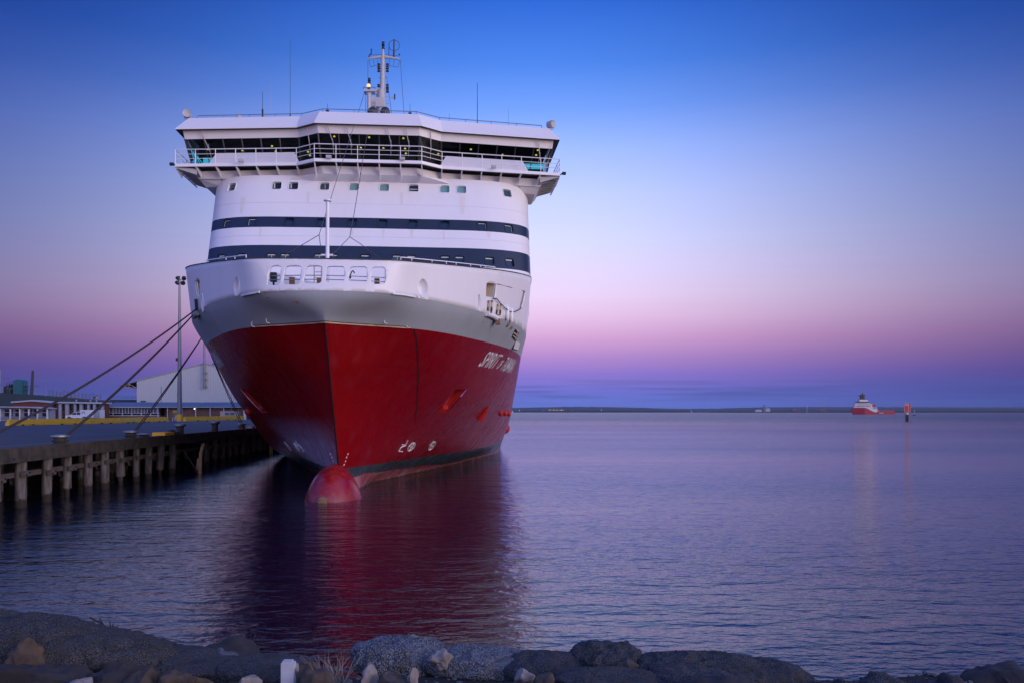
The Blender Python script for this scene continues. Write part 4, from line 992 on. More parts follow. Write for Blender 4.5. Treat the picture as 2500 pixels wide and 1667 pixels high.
def rope(a, b, label, r=.055, sag=.25, twin=.35):
    r *= .68; twin *= .35
    root = empty('mooring_rope', b, 0, label, 'rope', 'mooring ropes of the ferry')
    a = Vector(a)-Vector(b)
    for k_ in (0, 1):
        P = []; e = Vector((.16*k_, .05*k_, .05))
        for i in range(25):
            f = i/24; p = a.lerp(Vector((0, 0, 0))+e*(1 if k_ else .2), f)+Vector((0, 0, -sag*4*f*(1-f)))+Vector((0, 0, -.0)); P.append(p+e*f*(1-f)*twin*4)
        m = MB(); m.path(P, r, 6); m.build('rope_line', M['rope'], root, 70)
    m = MB(); m.path([Vector((.38*math.cos(t), .38*math.sin(t), -.05)) for t in np.linspace(0, 6.28, 12)], r, 5); m.build('eye_loop', M['rope'], root)
def fw(t, s, z): v = Matrix.Rotation(A, 3, 'Z') @ Vector((t, s, z)); return B0+v
r1 = W(483, 752, 45.0); r2 = W(479.5, 760, 46.0); r3 = W(497, 817, 52.8); r4 = W(504, 839, 51.6)
rope(r1, BL[0], 'longest mooring rope, running down to the left edge of the photo', .055, .4, .1)
rope(r2, BL[1], 'mooring rope running down to the nearest bollard in view', .055, .25, .25)
rope(r3, BL[2], 'mooring rope passing in front of the light tower', .055, .15, .25)
rope(r4, BL[6], 'steep mooring rope beside the red hull', .05, .1, .3)
c = W(416, 1060, 56.8); m = MB(); m.box((0, 0, .14), (2.1*.42, 1.9, .26)); o = m.build('yellow_timber_block', M['yellow']); o.location = (c.x-.5, c.y, DZ); o.rotation_euler = (0, 0, A); tag(o, 'yellow painted timber block lying on the wharf edge', 'timber block')
c = W(436, 1060, 58.6); m = MB(); m.box((0, 0, .12), (.7, 1.3, .22)); m.tube((0, -.5, .3), (0, .5, .3), .12); o = m.build('dark_timber_block', M['timber']); o.location = (c.x-.5, c.y, DZ); o.rotation_euler = (0, 0, A); tag(o, 'dark block lying behind the yellow block on the wharf edge', 'timber block')
c = W(625, 1041, 82.6); m = MB(); m.box((0, 0, .12), (.5, .8, .24)); o = m.build('edge_cleat', M['creamstrip']); o.location = (c.x-.5, c.y, DZ); tag(o, 'small cream cleat on the wharf edge against the red hull', 'cleat')

# ---- yellow barriers
BA = [(17, 33.2, 102, 31.3), (104, 31.2, 214, 29.0), (214.6, 29, 288.3, 27.2), (289.4, 27.1, 335, 25.6), (336, 25.5, 367, 24.6), (368, 24.6, 409, 23.2), (450, 22.6, 526, 21.0), (527, 20.9, 594, 19.3)]
BLAB = ['leftmost yellow barrier, with the sloping end', 'yellow barrier in front of the brick building columns', 'yellow barrier in front of the white pickup', 'yellow barrier right of the pickup, below the terminal windows', 'short yellow barrier below the terminal windows', 'yellow barrier left of the light tower foot', 'yellow barrier right of the light tower foot', 'yellow barrier furthest along, ending at the bow']
for (x0, o0, x1, o1), lb in zip(BA, BLAB):
    y0, y1 = 1.7*F/o0, 1.7*F/o1; a = W(x0, 1005, y0); b = W(x1, 1005, y1); a.z = b.z = DZ; d_ = (b-a); n = Vector((-d_.y, d_.x, 0)).normalized()
    h = .78+.1*(y0-100)/60; root = None; k_ = max(1, int(d_.length/6)); m = MB()
    e = d_.normalized()*(.25 if x0 == 17 else .03)
    pr = lambda p, ee: [p+n*.28, p+n*.28+Vector((0, 0, .18)), p+n*.12+Vector((0, 0, h))+ee, p-n*.12+Vector((0, 0, h))+ee, p-n*.28+Vector((0, 0, .18)), p-n*.28]
    A_, B_ = pr(a, e), pr(b, -e*0.3)
    m.add([p-a for p in A_+B_], [(0, 1, 2, 3, 4, 5), (11, 10, 9, 8, 7, 6)]+[(i, (i+1) % 6, 6+(i+1) % 6, 6+i) for i in range(6)])
    o = m.build('traffic_barrier', M['yellow']); o.location = a; tag(o, lb, 'barrier', 'yellow concrete barriers along the quay road')
    m = MB()
    for q in (.35, .65):
        m = MB(); p = d_*q-n*.285; m.hexa([p+Vector((x, y, z)) for z in (0, .13) for x, y in ((-.35, -.02), (.35, -.02), (.35, .02), (-.35, .02))]); m.build('fork_slot', M['dark'], o)

# ---- materials for the shore
M['brick'] = mat('red_brick', (.17, .055, .035), .85, var=.5, vscale=5, col2=(.10, .04, .03))
M['brickb'] = mat('brown_brick', (.22, .13, .085), .85, var=.5, vscale=5, col2=(.15, .09, .06))
M['cladd'] = mat('wall_panel', (.36, .38, .42), .6, var=.3, vscale=.6)
M['roofg'] = mat('grey_roof_sheet', (.13, .15, .19), .5, var=.4, vscale=.4)
M['roofw'] = mat('pale_roof_sheet', (.40, .42, .50), .5)
M['wing'] = mat('dark_office_glass', (.02, .025, .04), .12)
M['teal'] = mat('teal_tank_paint', (.02, .12, .14), .5, var=.4, vscale=.8)
def ribfn(t, b, co):
    wv = nd(t, 'ShaderNodeTexWave'); wv.wave_type = 'BANDS'; wv.bands_direction = 'X'; wv.inputs['Scale'].default_value = .42; wv.inputs['Distortion'].default_value = 0; t.links.new(co.outputs['Object'], wv.inputs['Vector'])
    n = nd(t, 'ShaderNodeTexNoise'); n.inputs['Scale'].default_value = .15; t.links.new(co.outputs['Object'], n.inputs['Vector'])
    c = mixc(t, mth(t, 'MULTIPLY', wv.outputs[1], .35), (.52, .53, .53), (.42, .43, .44)); c = mixc(t, mth(t, 'MULTIPLY', n.outputs[0], .3), c, (.42, .42, .42)); t.links.new(c, b.inputs['Base Color'])
    bp = nd(t, 'ShaderNodeBump'); bp.inputs['Distance'].default_value = .03; t.links.new(wv.outputs[1], bp.inputs['Height']); t.links.new(bp.outputs[0], b.inputs['Normal'])
M['rib'] = mat('ribbed_cladding', (.5, .5, .52), .5, fn=ribfn)
def P2(px, py, Yd): v = W(px, py, Yd); return v
# ---- big shed
Ys_ = 240; base = W(500, 1005, Ys_); base.z = DZ
shed = empty('storage_shed', base, 0, 'tall pale ribbed metal shed with a shallow gable behind the terminal', 'shed')
def L_(px, py, Yd, o): return W(px, py, Yd)-o
lw, rw = L_(334, 930, Ys_, base), L_(667, 930, Ys_, base); ap = L_(500.5, 887, Ys_, base)
dz = lambda p: Vector((p.x, p.y, 0))
m = MB(); m.prism([dz(lw), dz(rw), rw, ap, lw], (0, 90, 0)); m.build('walls', M['rib'], shed)
m = MB()
for a, b in ((lw, ap), (ap, rw)): u = Vector((0, 0, .25)); m.hexa([a+Vector((-.2, -.25, 0)), b+Vector((0, -.25, 0)), b+Vector((0, 91, 0)), a+Vector((-.2, 91, 0)), a+u+Vector((-.2, -.25, 0)), b+u+Vector((0, -.25, 0)), b+u+Vector((0, 91, 0)), a+u+Vector((-.2, 91, 0))])
m.build('roof', M['cladd'], shed)
cn_ = [L_(333, 930, Ys_, base), L_(287, 941.5, Ys_, base), L_(287, 943, Ys_, base), L_(333, 931.5, Ys_, base)]
m = MB(); m.prism(cn_, (0, 60, 0)); cp = m.build('canopy', M['roofg'], shed)
m = MB(); m.tube(L_(288, 943, Ys_, base), L_(333, 946.5, Ys_, base), .12, n=4); m.tube(L_(315, 936, Ys_, base), L_(315, 945, Ys_, base), .1, n=4); m.tube(L_(315, 937, Ys_, base), L_(333, 946, Ys_, base), .1, n=4); m.tube(L_(302, 944, Ys_, base), L_(315, 936, Ys_, base), .1, n=4); m.build('truss', M['creamstrip'], cp)
m = MB(); p0, p1 = L_(311, 942, Ys_+4, base), L_(333, 946, Ys_+4, base); m.hexa([p0+Vector((0, 0, -.3)), p1+Vector((0, 0, -.3)), p1+Vector((0, 40, -.3)), p0+Vector((0, 40, -.3)), L_(311, 937, Ys_+4, base), L_(333, 932, Ys_+4, base), L_(333, 932, Ys_+4, base)+Vector((0, 40, 0)), L_(311, 937, Ys_+4, base)+Vector((0, 40, 0))]); m.build('canopy_underside', M['interior'], cp)
m = MB(); m.tube(L_(498.8, 945, Ys_-.8, base), L_(498.8, 838, Ys_-.8, base), .38, .3, 8)
for y in (910, 926, 943): m.box(L_(499.8, y, Ys_-.8, base), (.9, .7, .8))
m.build('flue_pipe', M['steel'], shed)
m = MB(); m.bx(*[L_(343.5, 978, Ys_, base).x, L_(356, 978, Ys_, base).x], -.15, .1, L_(343, 980.5, Ys_, base).z, L_(343, 977, Ys_, base).z); m.build('window', M['teal'], shed)
m = MB(); m.tube(L_(519, 888, Ys_+5, base), L_(535, 892, Ys_+5, base), .3); m.build('roof_vent', M['dark'], shed)
for px, yt in ((516, 858), (519, 868)): m = MB(); m.tube(L_(px, 890, Ys_+5, base), L_(px, yt, Ys_+5, base), .06, n=4); m.build('aerial', M['steel'], shed)
# low blue walkway behind, left of the shed
b0 = W(300, 981, 250); b0.z = DZ; m = MB(); x0, x1 = W(268, 0, 250).x-b0.x, W(333, 0, 250).x-b0.x; zt = W(0, 975, 250).z-DZ
m.bx(x0, x1, 0, 4, 0, zt); o = m.build('conveyor_walkway', mat('blue_grey_steel', (.03, .05, .09), .5)); o.location = b0; tag(o, 'low dark blue walkway with handrails left of the big shed', 'walkway')
m = MB()
for k_ in range(8): x = x0+(x1-x0)*k_/7; m.tube((x, 0, zt), (x, 0, zt+1), .05, n=4)
m.path([(x0, 0, zt+1), (x1, 0, zt+1)], .05, 4); m.path([(x0, 0, zt+.5), (x1, 0, zt+.5)], .04, 4); m.build('handrail', M['steel'], o)
# ---- terminal building
Yt = 190; tb = W(400, 1005, Yt); tb.z = DZ; term = empty('terminal_building', tb, 0, 'long low brick terminal with a grey roof and a row of windows', 'building')
def T_(px, py, o=0.0): v = W(px, py, Yt)-tb; v.y = o; return v
def panel(px0, px1, py0, py1, y0, y1, mt, name, par=term, TT=None):
    f = TT or T_; a, b = f(px0, py1), f(px1, py0); m = MB(); m.bx(a.x, b.x, y0, y1, max(a.z, 0), b.z); return m.build(name, mt, par)
panel(251, 390, 1013.5, 1030, 0, 10, M['brickb'], 'brick_base'); panel(251, 390, 993, 1013.3, .3, 10, M['interior'], 'front_room'); panel(409, 600, 996, 1030, .6, 10, M['brickb'], 'brick_wall'); panel(409, 600, 993, 995.9, .8, 10, M['interior'], 'clerestory'); panel(390.2, 408.8, 993, 1030, 2.5, 10, M['brickb'], 'porch_wall')
m = MB(); a, b = T_(249, 993), T_(640, 981.5); m.hexa([Vector(p) for p in ((a.x, -.6, a.z), (b.x, -.6, a.z), (b.x, 5, b.z), (a.x+1, 5, b.z), (a.x, -.6, a.z+.15), (b.x, -.6, a.z+.15), (b.x, 5, b.z+.1), (a.x+1, 5, b.z+.1))]); m.hexa([Vector(p) for p in ((a.x, 10.5, a.z), (b.x, 10.5, a.z), (b.x, 5, b.z), (a.x+1, 5, b.z), (a.x, 10.5, a.z+.15), (b.x, 10.5, a.z+.15), (b.x, 5, b.z+.1), (a.x+1, 5, b.z+.1))]); m.build('roof', M['roofg'], term)
panel(249, 390, 992, 994.6, -.62, -.4, M['roofw'], 'gutter'); panel(390.2, 600, 992, 993.9, -.62, -.4, M['roofw'], 'gutter')
for i in range(6):
    x0 = 252+i*23; fr = panel(x0, x0+.9, 994, 1013.5, .02, .2, M['white_plain'], 'window_frame'); 
    g = panel(x0+1, x0+22.8, 995, 1012.8, .18, .26, M['wing'], 'window')
    for q in (7.5, 15): panel(x0+q, x0+q+.7, 995, 1008, .05, .17, M['white_plain'], 'mullion', g)
    panel(x0+1, x0+22.8, 1007.2, 1008, .06, .16, M['white_plain'], 'transom', g)
    for q, ww in ((3, 3), (10.5, 2.5), (18.3, 2)): panel(x0+q, x0+q+ww, 996, 1007, .15, .175, M['roofg'], 'blind', g)
panel(251, 390, 1012.9, 1013.9, -.04, .15, M['white_plain'], 'sill')
panel(399, 408, 1001, 1020, 2.3, 2.48, M['teal'], 'door'); panel(401, 407, 1003, 1012, 2.2, 2.29, M['wing'], 'door_glass')
for x in (386, 409.3, 445, 478, 513.5, 546.5): panel(x, x+1.2, 993.9, 1024, -.3, -.1, M['white_plain'], 'verandah_post')
for x in (413, 425.5, 448, 470, 494, 520, 532): panel(x, x+10, 993.6, 998, .45, .58, M['wing'], 'high_window')
panel(542, 586, 1003, 1024, -1.2, .5, M['cream'], 'side_block'); panel(554, 563.5, 1006, 1012, -1.3, -1.21, M['roofg'], 'louvre'); panel(566, 576.5, 1006, 1012, -1.3, -1.21, M['roofg'], 'louvre')
panel(466, 471, 1003.5, 1006.5, .5, .58, mat('blue_sign', (.03, .08, .2), .5), 'blue_plaque'); panel(457, 460, 1009.5, 1013, .5, .58, M['redp'], 'hose_box')
m = MB(); m.sphere(T_(476.8, 996.8, -.5), .14, 8); m.build('porch_lamp', M['lampw'], term)
sg = W(427.8, 1004, 186); root = empty('sign_board', (sg.x, sg.y, DZ), 0, 'small yellow sign board left of the light tower base', 'sign'); m = MB(); m.bx(-.55, .55, -.03, .03, sg.z-DZ-.35, sg.z-DZ+.35); m.build('board', mat('yellow_sign', (.45, .33, .04), .6, var=.5, vscale=6, col2=(.25, .2, .05)), root)
m = MB(); m.tube((-.4, .05, 0), (-.4, .05, sg.z-DZ), .04); m.build('post', M['steel'], root); m = MB(); m.tube((.4, .05, 0), (.4, .05, sg.z-DZ), .04); m.build('post', M['steel'], root)
c = W(598, 1010, 176); m = MB(); m.box((0, 0, 1.0), (.5, .4, 2.0)); m.box((0, 0, 2.15), (.7, .5, .3)); o = m.build('white_cabinet', M['white_plain']); o.location = (c.x, c.y, DZ); tag(o, 'narrow white cabinet beside the bow, at the end of the barriers', 'cabinet')
for x, lb in ((421, 'thin white marker post left of the light tower'), (448.5, 'thin white marker post right of the light tower')):
    c = W(x, 1010, 148); m = MB(); m.tube((0, 0, 0), (0, 0, .75), .05); m.tube((0, 0, .75), (0, 0, .8), .06); o = m.build('marker_post', M['white_plain']); o.location = (c.x, c.y, DZ); tag(o, lb, 'marker post')
c = W(431, 1012, 160); m = MB(); m.box((0, 0, .35), (.9, .5, .7)); m.box((0, 0, .95), (.5, .4, .5)); m.tube((-.3, 0, .6), (.4, 0, 1.5), .1); o = m.build('hose_reel_stand', M['creamstrip']); o.location = (c.x, c.y, DZ); tag(o, 'brown and cream hose stand beside the light tower foot', 'stand')
# ---- brick building with columns
Yb = 186; bb = W(150, 1005, Yb); bb.z = DZ; bk_ = empty('brick_building', bb, 0, 'red brick building with pale columns behind the white pickup', 'building')
def Bq(px, py, o=0.0): v = W(px, py, Yb)-bb; v.y = o; return v
m = MB(); m.prism([Vector((p.x, 0, max(0, p.z))) for p in (Bq(30, 1030), Bq(128, 1030), Bq(128, 983), Bq(79.6, 979), Bq(30, 983))], (0, 2.5, 0)); m.build('gable_wall', M['brick'], bk_)
m = MB(); a, b, c_, d2 = Bq(29, 983), Bq(79.6, 979), Bq(129, 983), Bq(258, 985); u = Vector((0, 0, .35)); k_ = Vector((0, 3.0, 0)); q_ = Vector((0, -.4, 0))
for p, r_ in ((a, b), (b, c_), (c_, d2)): m.hexa([p+q_, r_+q_, r_+k_, p+k_, p+q_+u, r_+q_+u, r_+k_+u, p+k_+u])
m.build('roof', M['roofw'], bk_)
panel(128.3, 253, 985, 1030, .9, 2.6, M['brick'], 'front_wall', bk_, Bq)
for x0, x1 in ((143, 149), (159, 167), (180, 185), (194, 201), (213, 218), (227, 233), (246, 252)): panel(x0, x1, 985.2, 1030, .0, .5, M['cladd'], 'column', bk_, Bq)
for x0, x1, z1, mt in ((129, 143, 998, 'wing'), (149.2, 158.8, 1001, 'wing'), (167.5, 179.8, 999, 'wing'), (185.3, 193.8, 1000, 'wing'), (202, 212.5, 999, 'wing'), (219, 226.5, 999, 'wing'), (234, 245.5, 999, 'wing')): panel(x0, x1, 986, z1, .7, .88, M[mt], 'window', bk_, Bq)
panel(185.3, 193.8, 1001, 1013, .7, .88, M['cladd'], 'infill_panel', bk_, Bq); panel(150, 158, 1003, 1006, .7, .88, M['rust'], 'door_panel', bk_, Bq)
for x in (152, 188, 203): m = MB(); p = Bq(x, 983, 6); m.tube(p, p+Vector((0, 0, .7)), .12); m.tube(p+Vector((0, 0, .7)), p+Vector((0, 0, .85)), .25); m.build('roof_vent', M['roofw'], bk_)
panel(128.6, 132.5, 998, 1003.5, -.1, 0, M['roofw'], 'notice', bk_, Bq)
# ---- small office
Yo = 150; ob = W(60, 1005, Yo); ob.z = DZ; of = empty('site_office', ob, 0, 'low pale office with verandah posts at the left edge', 'building')
def Oq(px, py, o=0.0): v = W(px, py, Yo)-ob; v.y = o; return v
panel(-60, 116, 996, 1030, 1.2, 2.6, M['cladd'], 'wall', of, Oq)
m = MB(); a, b, c_ = Oq(-62, 993), Oq(78, 994.5), Oq(119, 997.5)
for p, r_ in ((a, b), (b, c_)): m.hexa([p+q_, r_+q_, r_+Vector((0, 2.8, 0)), p+Vector((0, 2.8, 0)), p+q_+u*.6, r_+q_+u*.6, r_+Vector((0, 2.8, 0))+u*.6, p+Vector((0, 2.8, 0))+u*.6])
m.build('roof', M['roofw'], of)
for x0, x1 in ((3, 21), (29, 37), (51, 68), (74, 83), (96, 110)): g = panel(x0, x1, 998, 1015, 1.0, 1.18, M['wing'], 'window', of, Oq); panel(x0, x1, 1005, 1005.8, .9, .98, M['white_plain'], 'transom', g, Oq)
for x in (0, 25, 48, 70, 91, 115): panel(x, x+2.4, 997.5, 1030, -.2, .1, M['white_plain'], 'verandah_post', of, Oq)
m = MB()
for y in (1017, 1019.5, 1022): a, b = Oq(0, y, -.1), Oq(116, y, -.1); m.tube(a, b, .03, n=4)
m.build('verandah_rail', M['steel'], of)
# ---- container and pickup
c = W(226, 1012, 184); m = MB(); m.bx(-2.2, 2.2, -1.2, 1.2, .35, 2.2)
for i in range(14): x = -2.15+i*.32; m.bx(x, x+.12, -1.24, -1.2, .45, 2.1)
o = m.build('box_trailer', M['white_plain']); o.location = (c.x, c.y, DZ); tag(o, 'white box trailer parked behind the white pickup', 'trailer')
m = MB(); m.bx(.9, 2.25, -1.26, -1.19, .4, 2.15); m.build('grey_end_panel', M['cladd'], o)
c = W(193.5, 1015, 178); pk_ = empty('pickup_truck', (c.x, c.y, DZ), 0, 'white double cab pickup parked behind the barriers', 'pickup')
pr_ = [(-2.6, .35), (-2.62, .75), (-2.45, .95), (-1.5, 1.08), (-.75, 1.62), (.75, 1.66), (.95, 1.1), (2.6, 1.08), (2.65, .45), (2.2, .38), (1.95, .62), (1.3, .62), (1.05, .38), (-1.2, .38), (-1.45, .62), (-2.1, .62), (-2.3, .36)]
m = MB(); m.prism([(x, -.9, z) for x, z in pr_], (0, 1.8, 0)); m.build('body', M['white_plain'], pk_)
for a_, b_ in (((-1.35, 1.1), (-.15, 1.54)), ((-.05, 1.1), (.72, 1.56))):
    m = MB(); m.prism([(a_[0], -.91, a_[1]), (b_[0], -.91, a_[1]), (b_[0], -.91, b_[1]), (a_[0]+(.6 if a_[0] < -1 else .03), -.91, b_[1])], (0, -.01, 0)); m.build('side_window', M['wing'], pk_)
for x in (-1.78, 1.62): m = MB(); m.tube((x, -.92, .37), (x, -.7, .37), .36, n=14); wl = m.build('wheel', M['black'], pk_); m = MB(); m.tube((x, -.935, .37), (x, -.91, .37), .2, n=10); m.build('rim', M['steel'], wl)
m = MB(); m.tube((.9, -.5, 1.1), (.9, -.5, 1.75), .05); m.tube((.9, .5, 1.1), (.9, .5, 1.75), .05); m.tube((.9, -.5, 1.75), (.9, .5, 1.75), .05); m.build('headboard', M['dark'], pk_)
# ---- light tower
c = W(438.5, 1028, 147); c.z = DZ; lt = empty('light_tower', c, 0, 'tall grey floodlight tower with four lamp heads on the quay', 'light tower')
H = W(0, 682, 147).z-DZ; m = MB(); m.tube((0, 0, 0), (0, 0, H), .46, .17, 12); m.build('pole', M['steel'], lt, 60)
m = MB(); m.tube((0, 0, 0), (0, 0, 1.25), .5, .49, 12); m.build('base_sleeve', M['yellow'], lt, 60)
zz = lambda py: W(0, py, 147).z-DZ; xx = lambda px: W(px, 0, 147).x-c.x
m = MB(); m.tube((xx(437), 0, zz(683)), (xx(448), 0, zz(683)), .06); m.tube((xx(437.5), 0, zz(683)), (xx(437.5), 0, zz(688)), .05); m.tube((xx(447.5), 0, zz(683)), (xx(447.5), 0, zz(688)), .05); m.tube((0, 0, H), (0, 0, H+.5), .03); m.build('lamp_frame', M['dark'], lt)
for px, py, dr in ((435, 679, -1), (448.7, 679, 1), (433.5, 690, -1), (446.5, 690.5, 1)):
    m = MB(); m.lathe([(.1, -.2), (.35, -.1), (.42, .25), (.40, .3)], (xx(px), 0, zz(py)), 10, axis=(dr*.4, -.5, -.8)); m.box((xx(px), .1, zz(py)+.25), (.5, .4, .12)); m.build('lamp_head', M['dark'], lt, 40)
m = MB(); m.box((xx(433.5), 0, zz(877)), (.5, .4, .5)); m.box((xx(436), 0, zz(880.5)), (1, .3, .08)); m.build('camera_box', M['dark'], lt)
# ---- hill, tank, poles, fence
def hillz(px): return np.interp(px, [-600, -200, 0, 76, 120, 182, 262, 330, 420], [16, 13.2, 11.7, 10.8, 10.2, 9.4, 8.2, 6, 2.75])
M['grass'] = mat('grass_bank', (.014, .022, .006), .95, var=.7, vscale=.12, col2=(.026, .024, .010))
rows_ = []
pxl_ = list(np.linspace(-600, 420, 60))
for k_, f in enumerate(np.linspace(0, 1, 12)):
    r_ = []
    for px in pxl_:
        Yd = 222+f*80; z = DZ-.1+(hillz(px)-DZ+.1)*(math.sin(f*math.pi/2)**1.2)+.35*noise.noise((px*.03, f*5, 1))*(f > 0); r_.append((W(px, 0, 300).x, Yd, z))
    rows_.append(r_)
for Yd, dzz in ((330, -.4), (420, -3)): rows_.append([(W(px, 0, 300).x, Yd, max(DZ-.3, hillz(px)+dzz)) for px in pxl_])
tag(from_bm(grid_bm(rows_), 'grass_hill', M['grass']), kind='structure')
c = W(43, 961, 300); tk = empty('teal_tank_house', (c.x, c.y, c.z-.3), 0, 'teal tank house with platforms on top of the grassy hill', 'tank')
s_ = 300/F
m = MB(); m.prism([(-11*s_, 0, 0), (11*s_, 0, 0), (11*s_, 0, 34*s_), (4*s_, 0, 37.5*s_), (-3*s_, 0, 37.5*s_), (-11*s_, 0, 34*s_)], (0, 3.6, 0)); m.build('body', M['teal'], tk)
m = MB(); m.bx(-22*s_, -11*s_, .3, 3, 14*s_, 16*s_); m.bx(-22*s_, -20.5*s_, .3, .6, 0, 14*s_); m.build('platform', M['teal'], tk); m = MB(); m.bx(11*s_, 20*s_, .3, 3, 13*s_, 14.5*s_); m.bx(11*s_, 20*s_, .3, 3, 21*s_, 22.5*s_); m.tube((20*s_, .4, 22*s_), (20*s_, .4, 30*s_), .06); m.tube((11*s_, .4, 30*s_), (20*s_, .4, 30*s_), .06); m.tube((20*s_, .4, 13*s_), (12*s_, .4, 4*s_), .12); m.tube((14*s_, .4, 0), (14*s_, .4, 22*s_), .12); m.build('platform', M['teal'], tk)
m = MB(); m.lathe([(6*s_, 0), (6*s_, 24*s_), (4*s_, 28*s_)], (-16*s_, 2.5, 0), 10); m.build('dark_tank', M['dark'], tk, 50)
m = MB(); m.lathe([(9*s_, 0), (9*s_, 20*s_), (5*s_, 23*s_)], (-36*s_, 3, 0), 10); m.bx(-30*s_, -24*s_, 2, 4, 0, 26*s_)
for q in (-34, -28, -22): m.tube((q*s_, 2, 18*s_), (q*s_, 2, (30+q % 5)*s_), .1)
m.build('pipework', M['dark'], tk)
def pole(px, yt, yb, Yd, r, label, head=None, cat='pole', lean=0.0):
    b = W(px, yb, Yd); t_ = W(px+lean, yt, Yd); b.z -= .8; o = empty('utility_pole', b, 0, label, cat); m = MB(); m.tube((0, 0, 0), t_-b, r, r*.7, 6); m.build('shaft', M['dark'] if r > .2 else M['steel'], o)
    if head: m = MB(); q = t_-b; s__ = Yd/F; m.tube(q+Vector((-head*s__, 0, .1)), q+Vector((head*s__, 0, .1)), r*.6, n=4); m.build('lamp_arm', M['dark'], o)
pole(76.5, 906, 965, 298, .55, 'thick dark leaning pole on the hill', 1.0, lean=3.6); pole(88, 942, 966, 300, .1, 'thin lamp pole with a double arm right of the leaning pole', 6); pole(111, 935, 967, 300, .12, 'single thin pole on the hill between the lamp pole and the fence', 1)
pole(15, 924, 960, 302, .1, 'double-arm lamp pole left of the teal tank', 7); pole(1, 900, 960, 300, .15, 'dark pole at the left edge on the hill', .5)
pole(393.6, 943, 985, 195, .12, 'short dark vent pole above the terminal roof'); pole(571, 964, 985, 196, .07, 'thin pole on the terminal roof near the bow'); pole(433, 962, 1020, 188, .06, 'thin lamp pole left of the light tower', 1.5); pole(565, 963, 1022, 188, .06, 'thin lamp pole right of the steep rope', 2.2)
fx = [(px, float(hillz(px))) for px in range(120, 250, 9)]
fc = empty('mesh_fence', (W(185, 0, 300).x, 300, float(hillz(185))), 0, 'wire mesh security fence along the hill crest', 'fence'); fo = Vector(fc.location)
for i, (px, z) in enumerate(fx):
    m = MB(); a = Vector((W(px, 0, 300).x, 300, z-.3)); m.tube(a-fo, a+Vector((0, 0, 3.4 if i in (1, 4, 5, 12, 14) else 2.7))-fo, .07, n=4); m.build('fence_post', M['dark'], fc)
m = MB()
for h in np.linspace(.2, 2.5, 9): m.path([Vector((W(px, 0, 300).x, 300, z+h))-fo for px, z in fx], .022, 3)
for px in np.linspace(120, 246, 90): z = float(hillz(px)); m.tube(Vector((W(px, 0, 300).x, 300, z))-fo, Vector((W(px, 0, 300).x, 300, z+2.5))-fo, .016, n=3)
m.build('mesh', M['steel'], fc)
for px, lb, mt in ((166, 'small pale sign on the hill fence', 'roofw'), (231, 'dark diamond sign on the hill fence', 'dark'), (236, 'tan sign at the right end of the hill fence', 'creamstrip')):
    z = float(hillz(px)); c = Vector((W(px, 0, 299.5).x, 299.5, z)); m = MB(); m.box((0, 0, 1.3), (.6, .08, .8), 0, .78 if 'diamond' in lb else 0); m.tube((0, .05, -.2), (0, .05, 1.2), .05); o = m.build('fence_sign', M[mt]); o.location = c; tag(o, lb, 'sign')

# ================================================================== FAR SHORE, SHIPS
M['hill'] = mat('far_hill', (.012, .018, .020), .95, var=.6, vscale=.004, col2=(.030, .032, .030))
M['headland'] = mat('headland', (.008, .010, .010), .95, var=.6, vscale=.006, col2=(.02, .018, .016))
def farland(name, Yd, prof, mt, dep, rough, seed):
    xs_ = [p[0] for p in prof]; n = int((xs_[-1]-xs_[0])/4); top = []; px_ = np.linspace(xs_[0], xs_[-1], n)
    rows_ = []
    for k_, f in enumerate((0, .0, .35, .7, 1.0)):
        r_ = []
        for px in px_:
            y_ = np.interp(px, xs_, [p[1] for p in prof])-1.8; y_ -= rough*(noise.noise((px*.05, seed, f*3))*.6+noise.noise((px*.2, seed, f*3))*.5+max(0, noise.noise((px*.6, seed+2, f*3)))*.5)
            z = (HY-y_)/F*Yd+CAMZ; r_.append(((px-1250)/F*Yd, Yd+f*dep, -1 if k_ == 0 else max(1, z*(.35+.65*f))))
        rows_.append(r_)
    return tag(from_bm(grid_bm(rows_), name, mt), kind='structure')
farland('far_hills', 8000, [(-900, 996), (900, 996), (1240, 995.5), (1350, 993.5), (1420, 992.4), (1500, 993), (1600, 995), (1700, 998), (1800, 997.5), (1900, 994.5), (2040, 993), (2300, 993.4), (2600, 994), (3400, 994)], M['hill'], 900, 1.6, 3)
farland('headland', 6200, [(1725, 1006.5), (1760, 1003.5), (1830, 1002), (1950, 1001.5), (2100, 1000.5), (2300, 999.5), (2600, 998), (3300, 996)], M['headland'], 500, 1.5, 9)
TL = [(1341, 1000, 5), (1345, 999.5, 4), (1352, 1000.2, 6), (1357, 1000.5, 4), (1361, 999.8, 5), (1367, 1000.4, 4), (1371, 999.9, 6), (1376, 1000.4, 4), (1327, 1001, 3), (1397, 1001, 3), (1688, 1003.5, 4), (1251, 1004, 4), (1268, 1001, 3), (1468, 1000, 3)]
for i, (x, y, r_) in enumerate(TL):
    c = W(x, y, 7950); m = MB(); m.sphere((0, 0, 0), r_*.8, 6); o = m.build('town_light', M['lampo'] if i < 10 else M['lampw']); o.location = c
    ow = ['first', 'second', 'third', 'fourth', 'fifth', 'sixth', 'seventh', 'eighth', 'ninth', 'tenth']
    k_ = sorted(range(len(TL)), key=lambda j: TL[j][0]); tag(o, 'tiny far shore light, '+(ow+['eleventh', 'twelfth', 'thirteenth', 'fourteenth'])[k_.index(i)]+' counting from the ferry', 'light', 'tiny lights of the far shore')
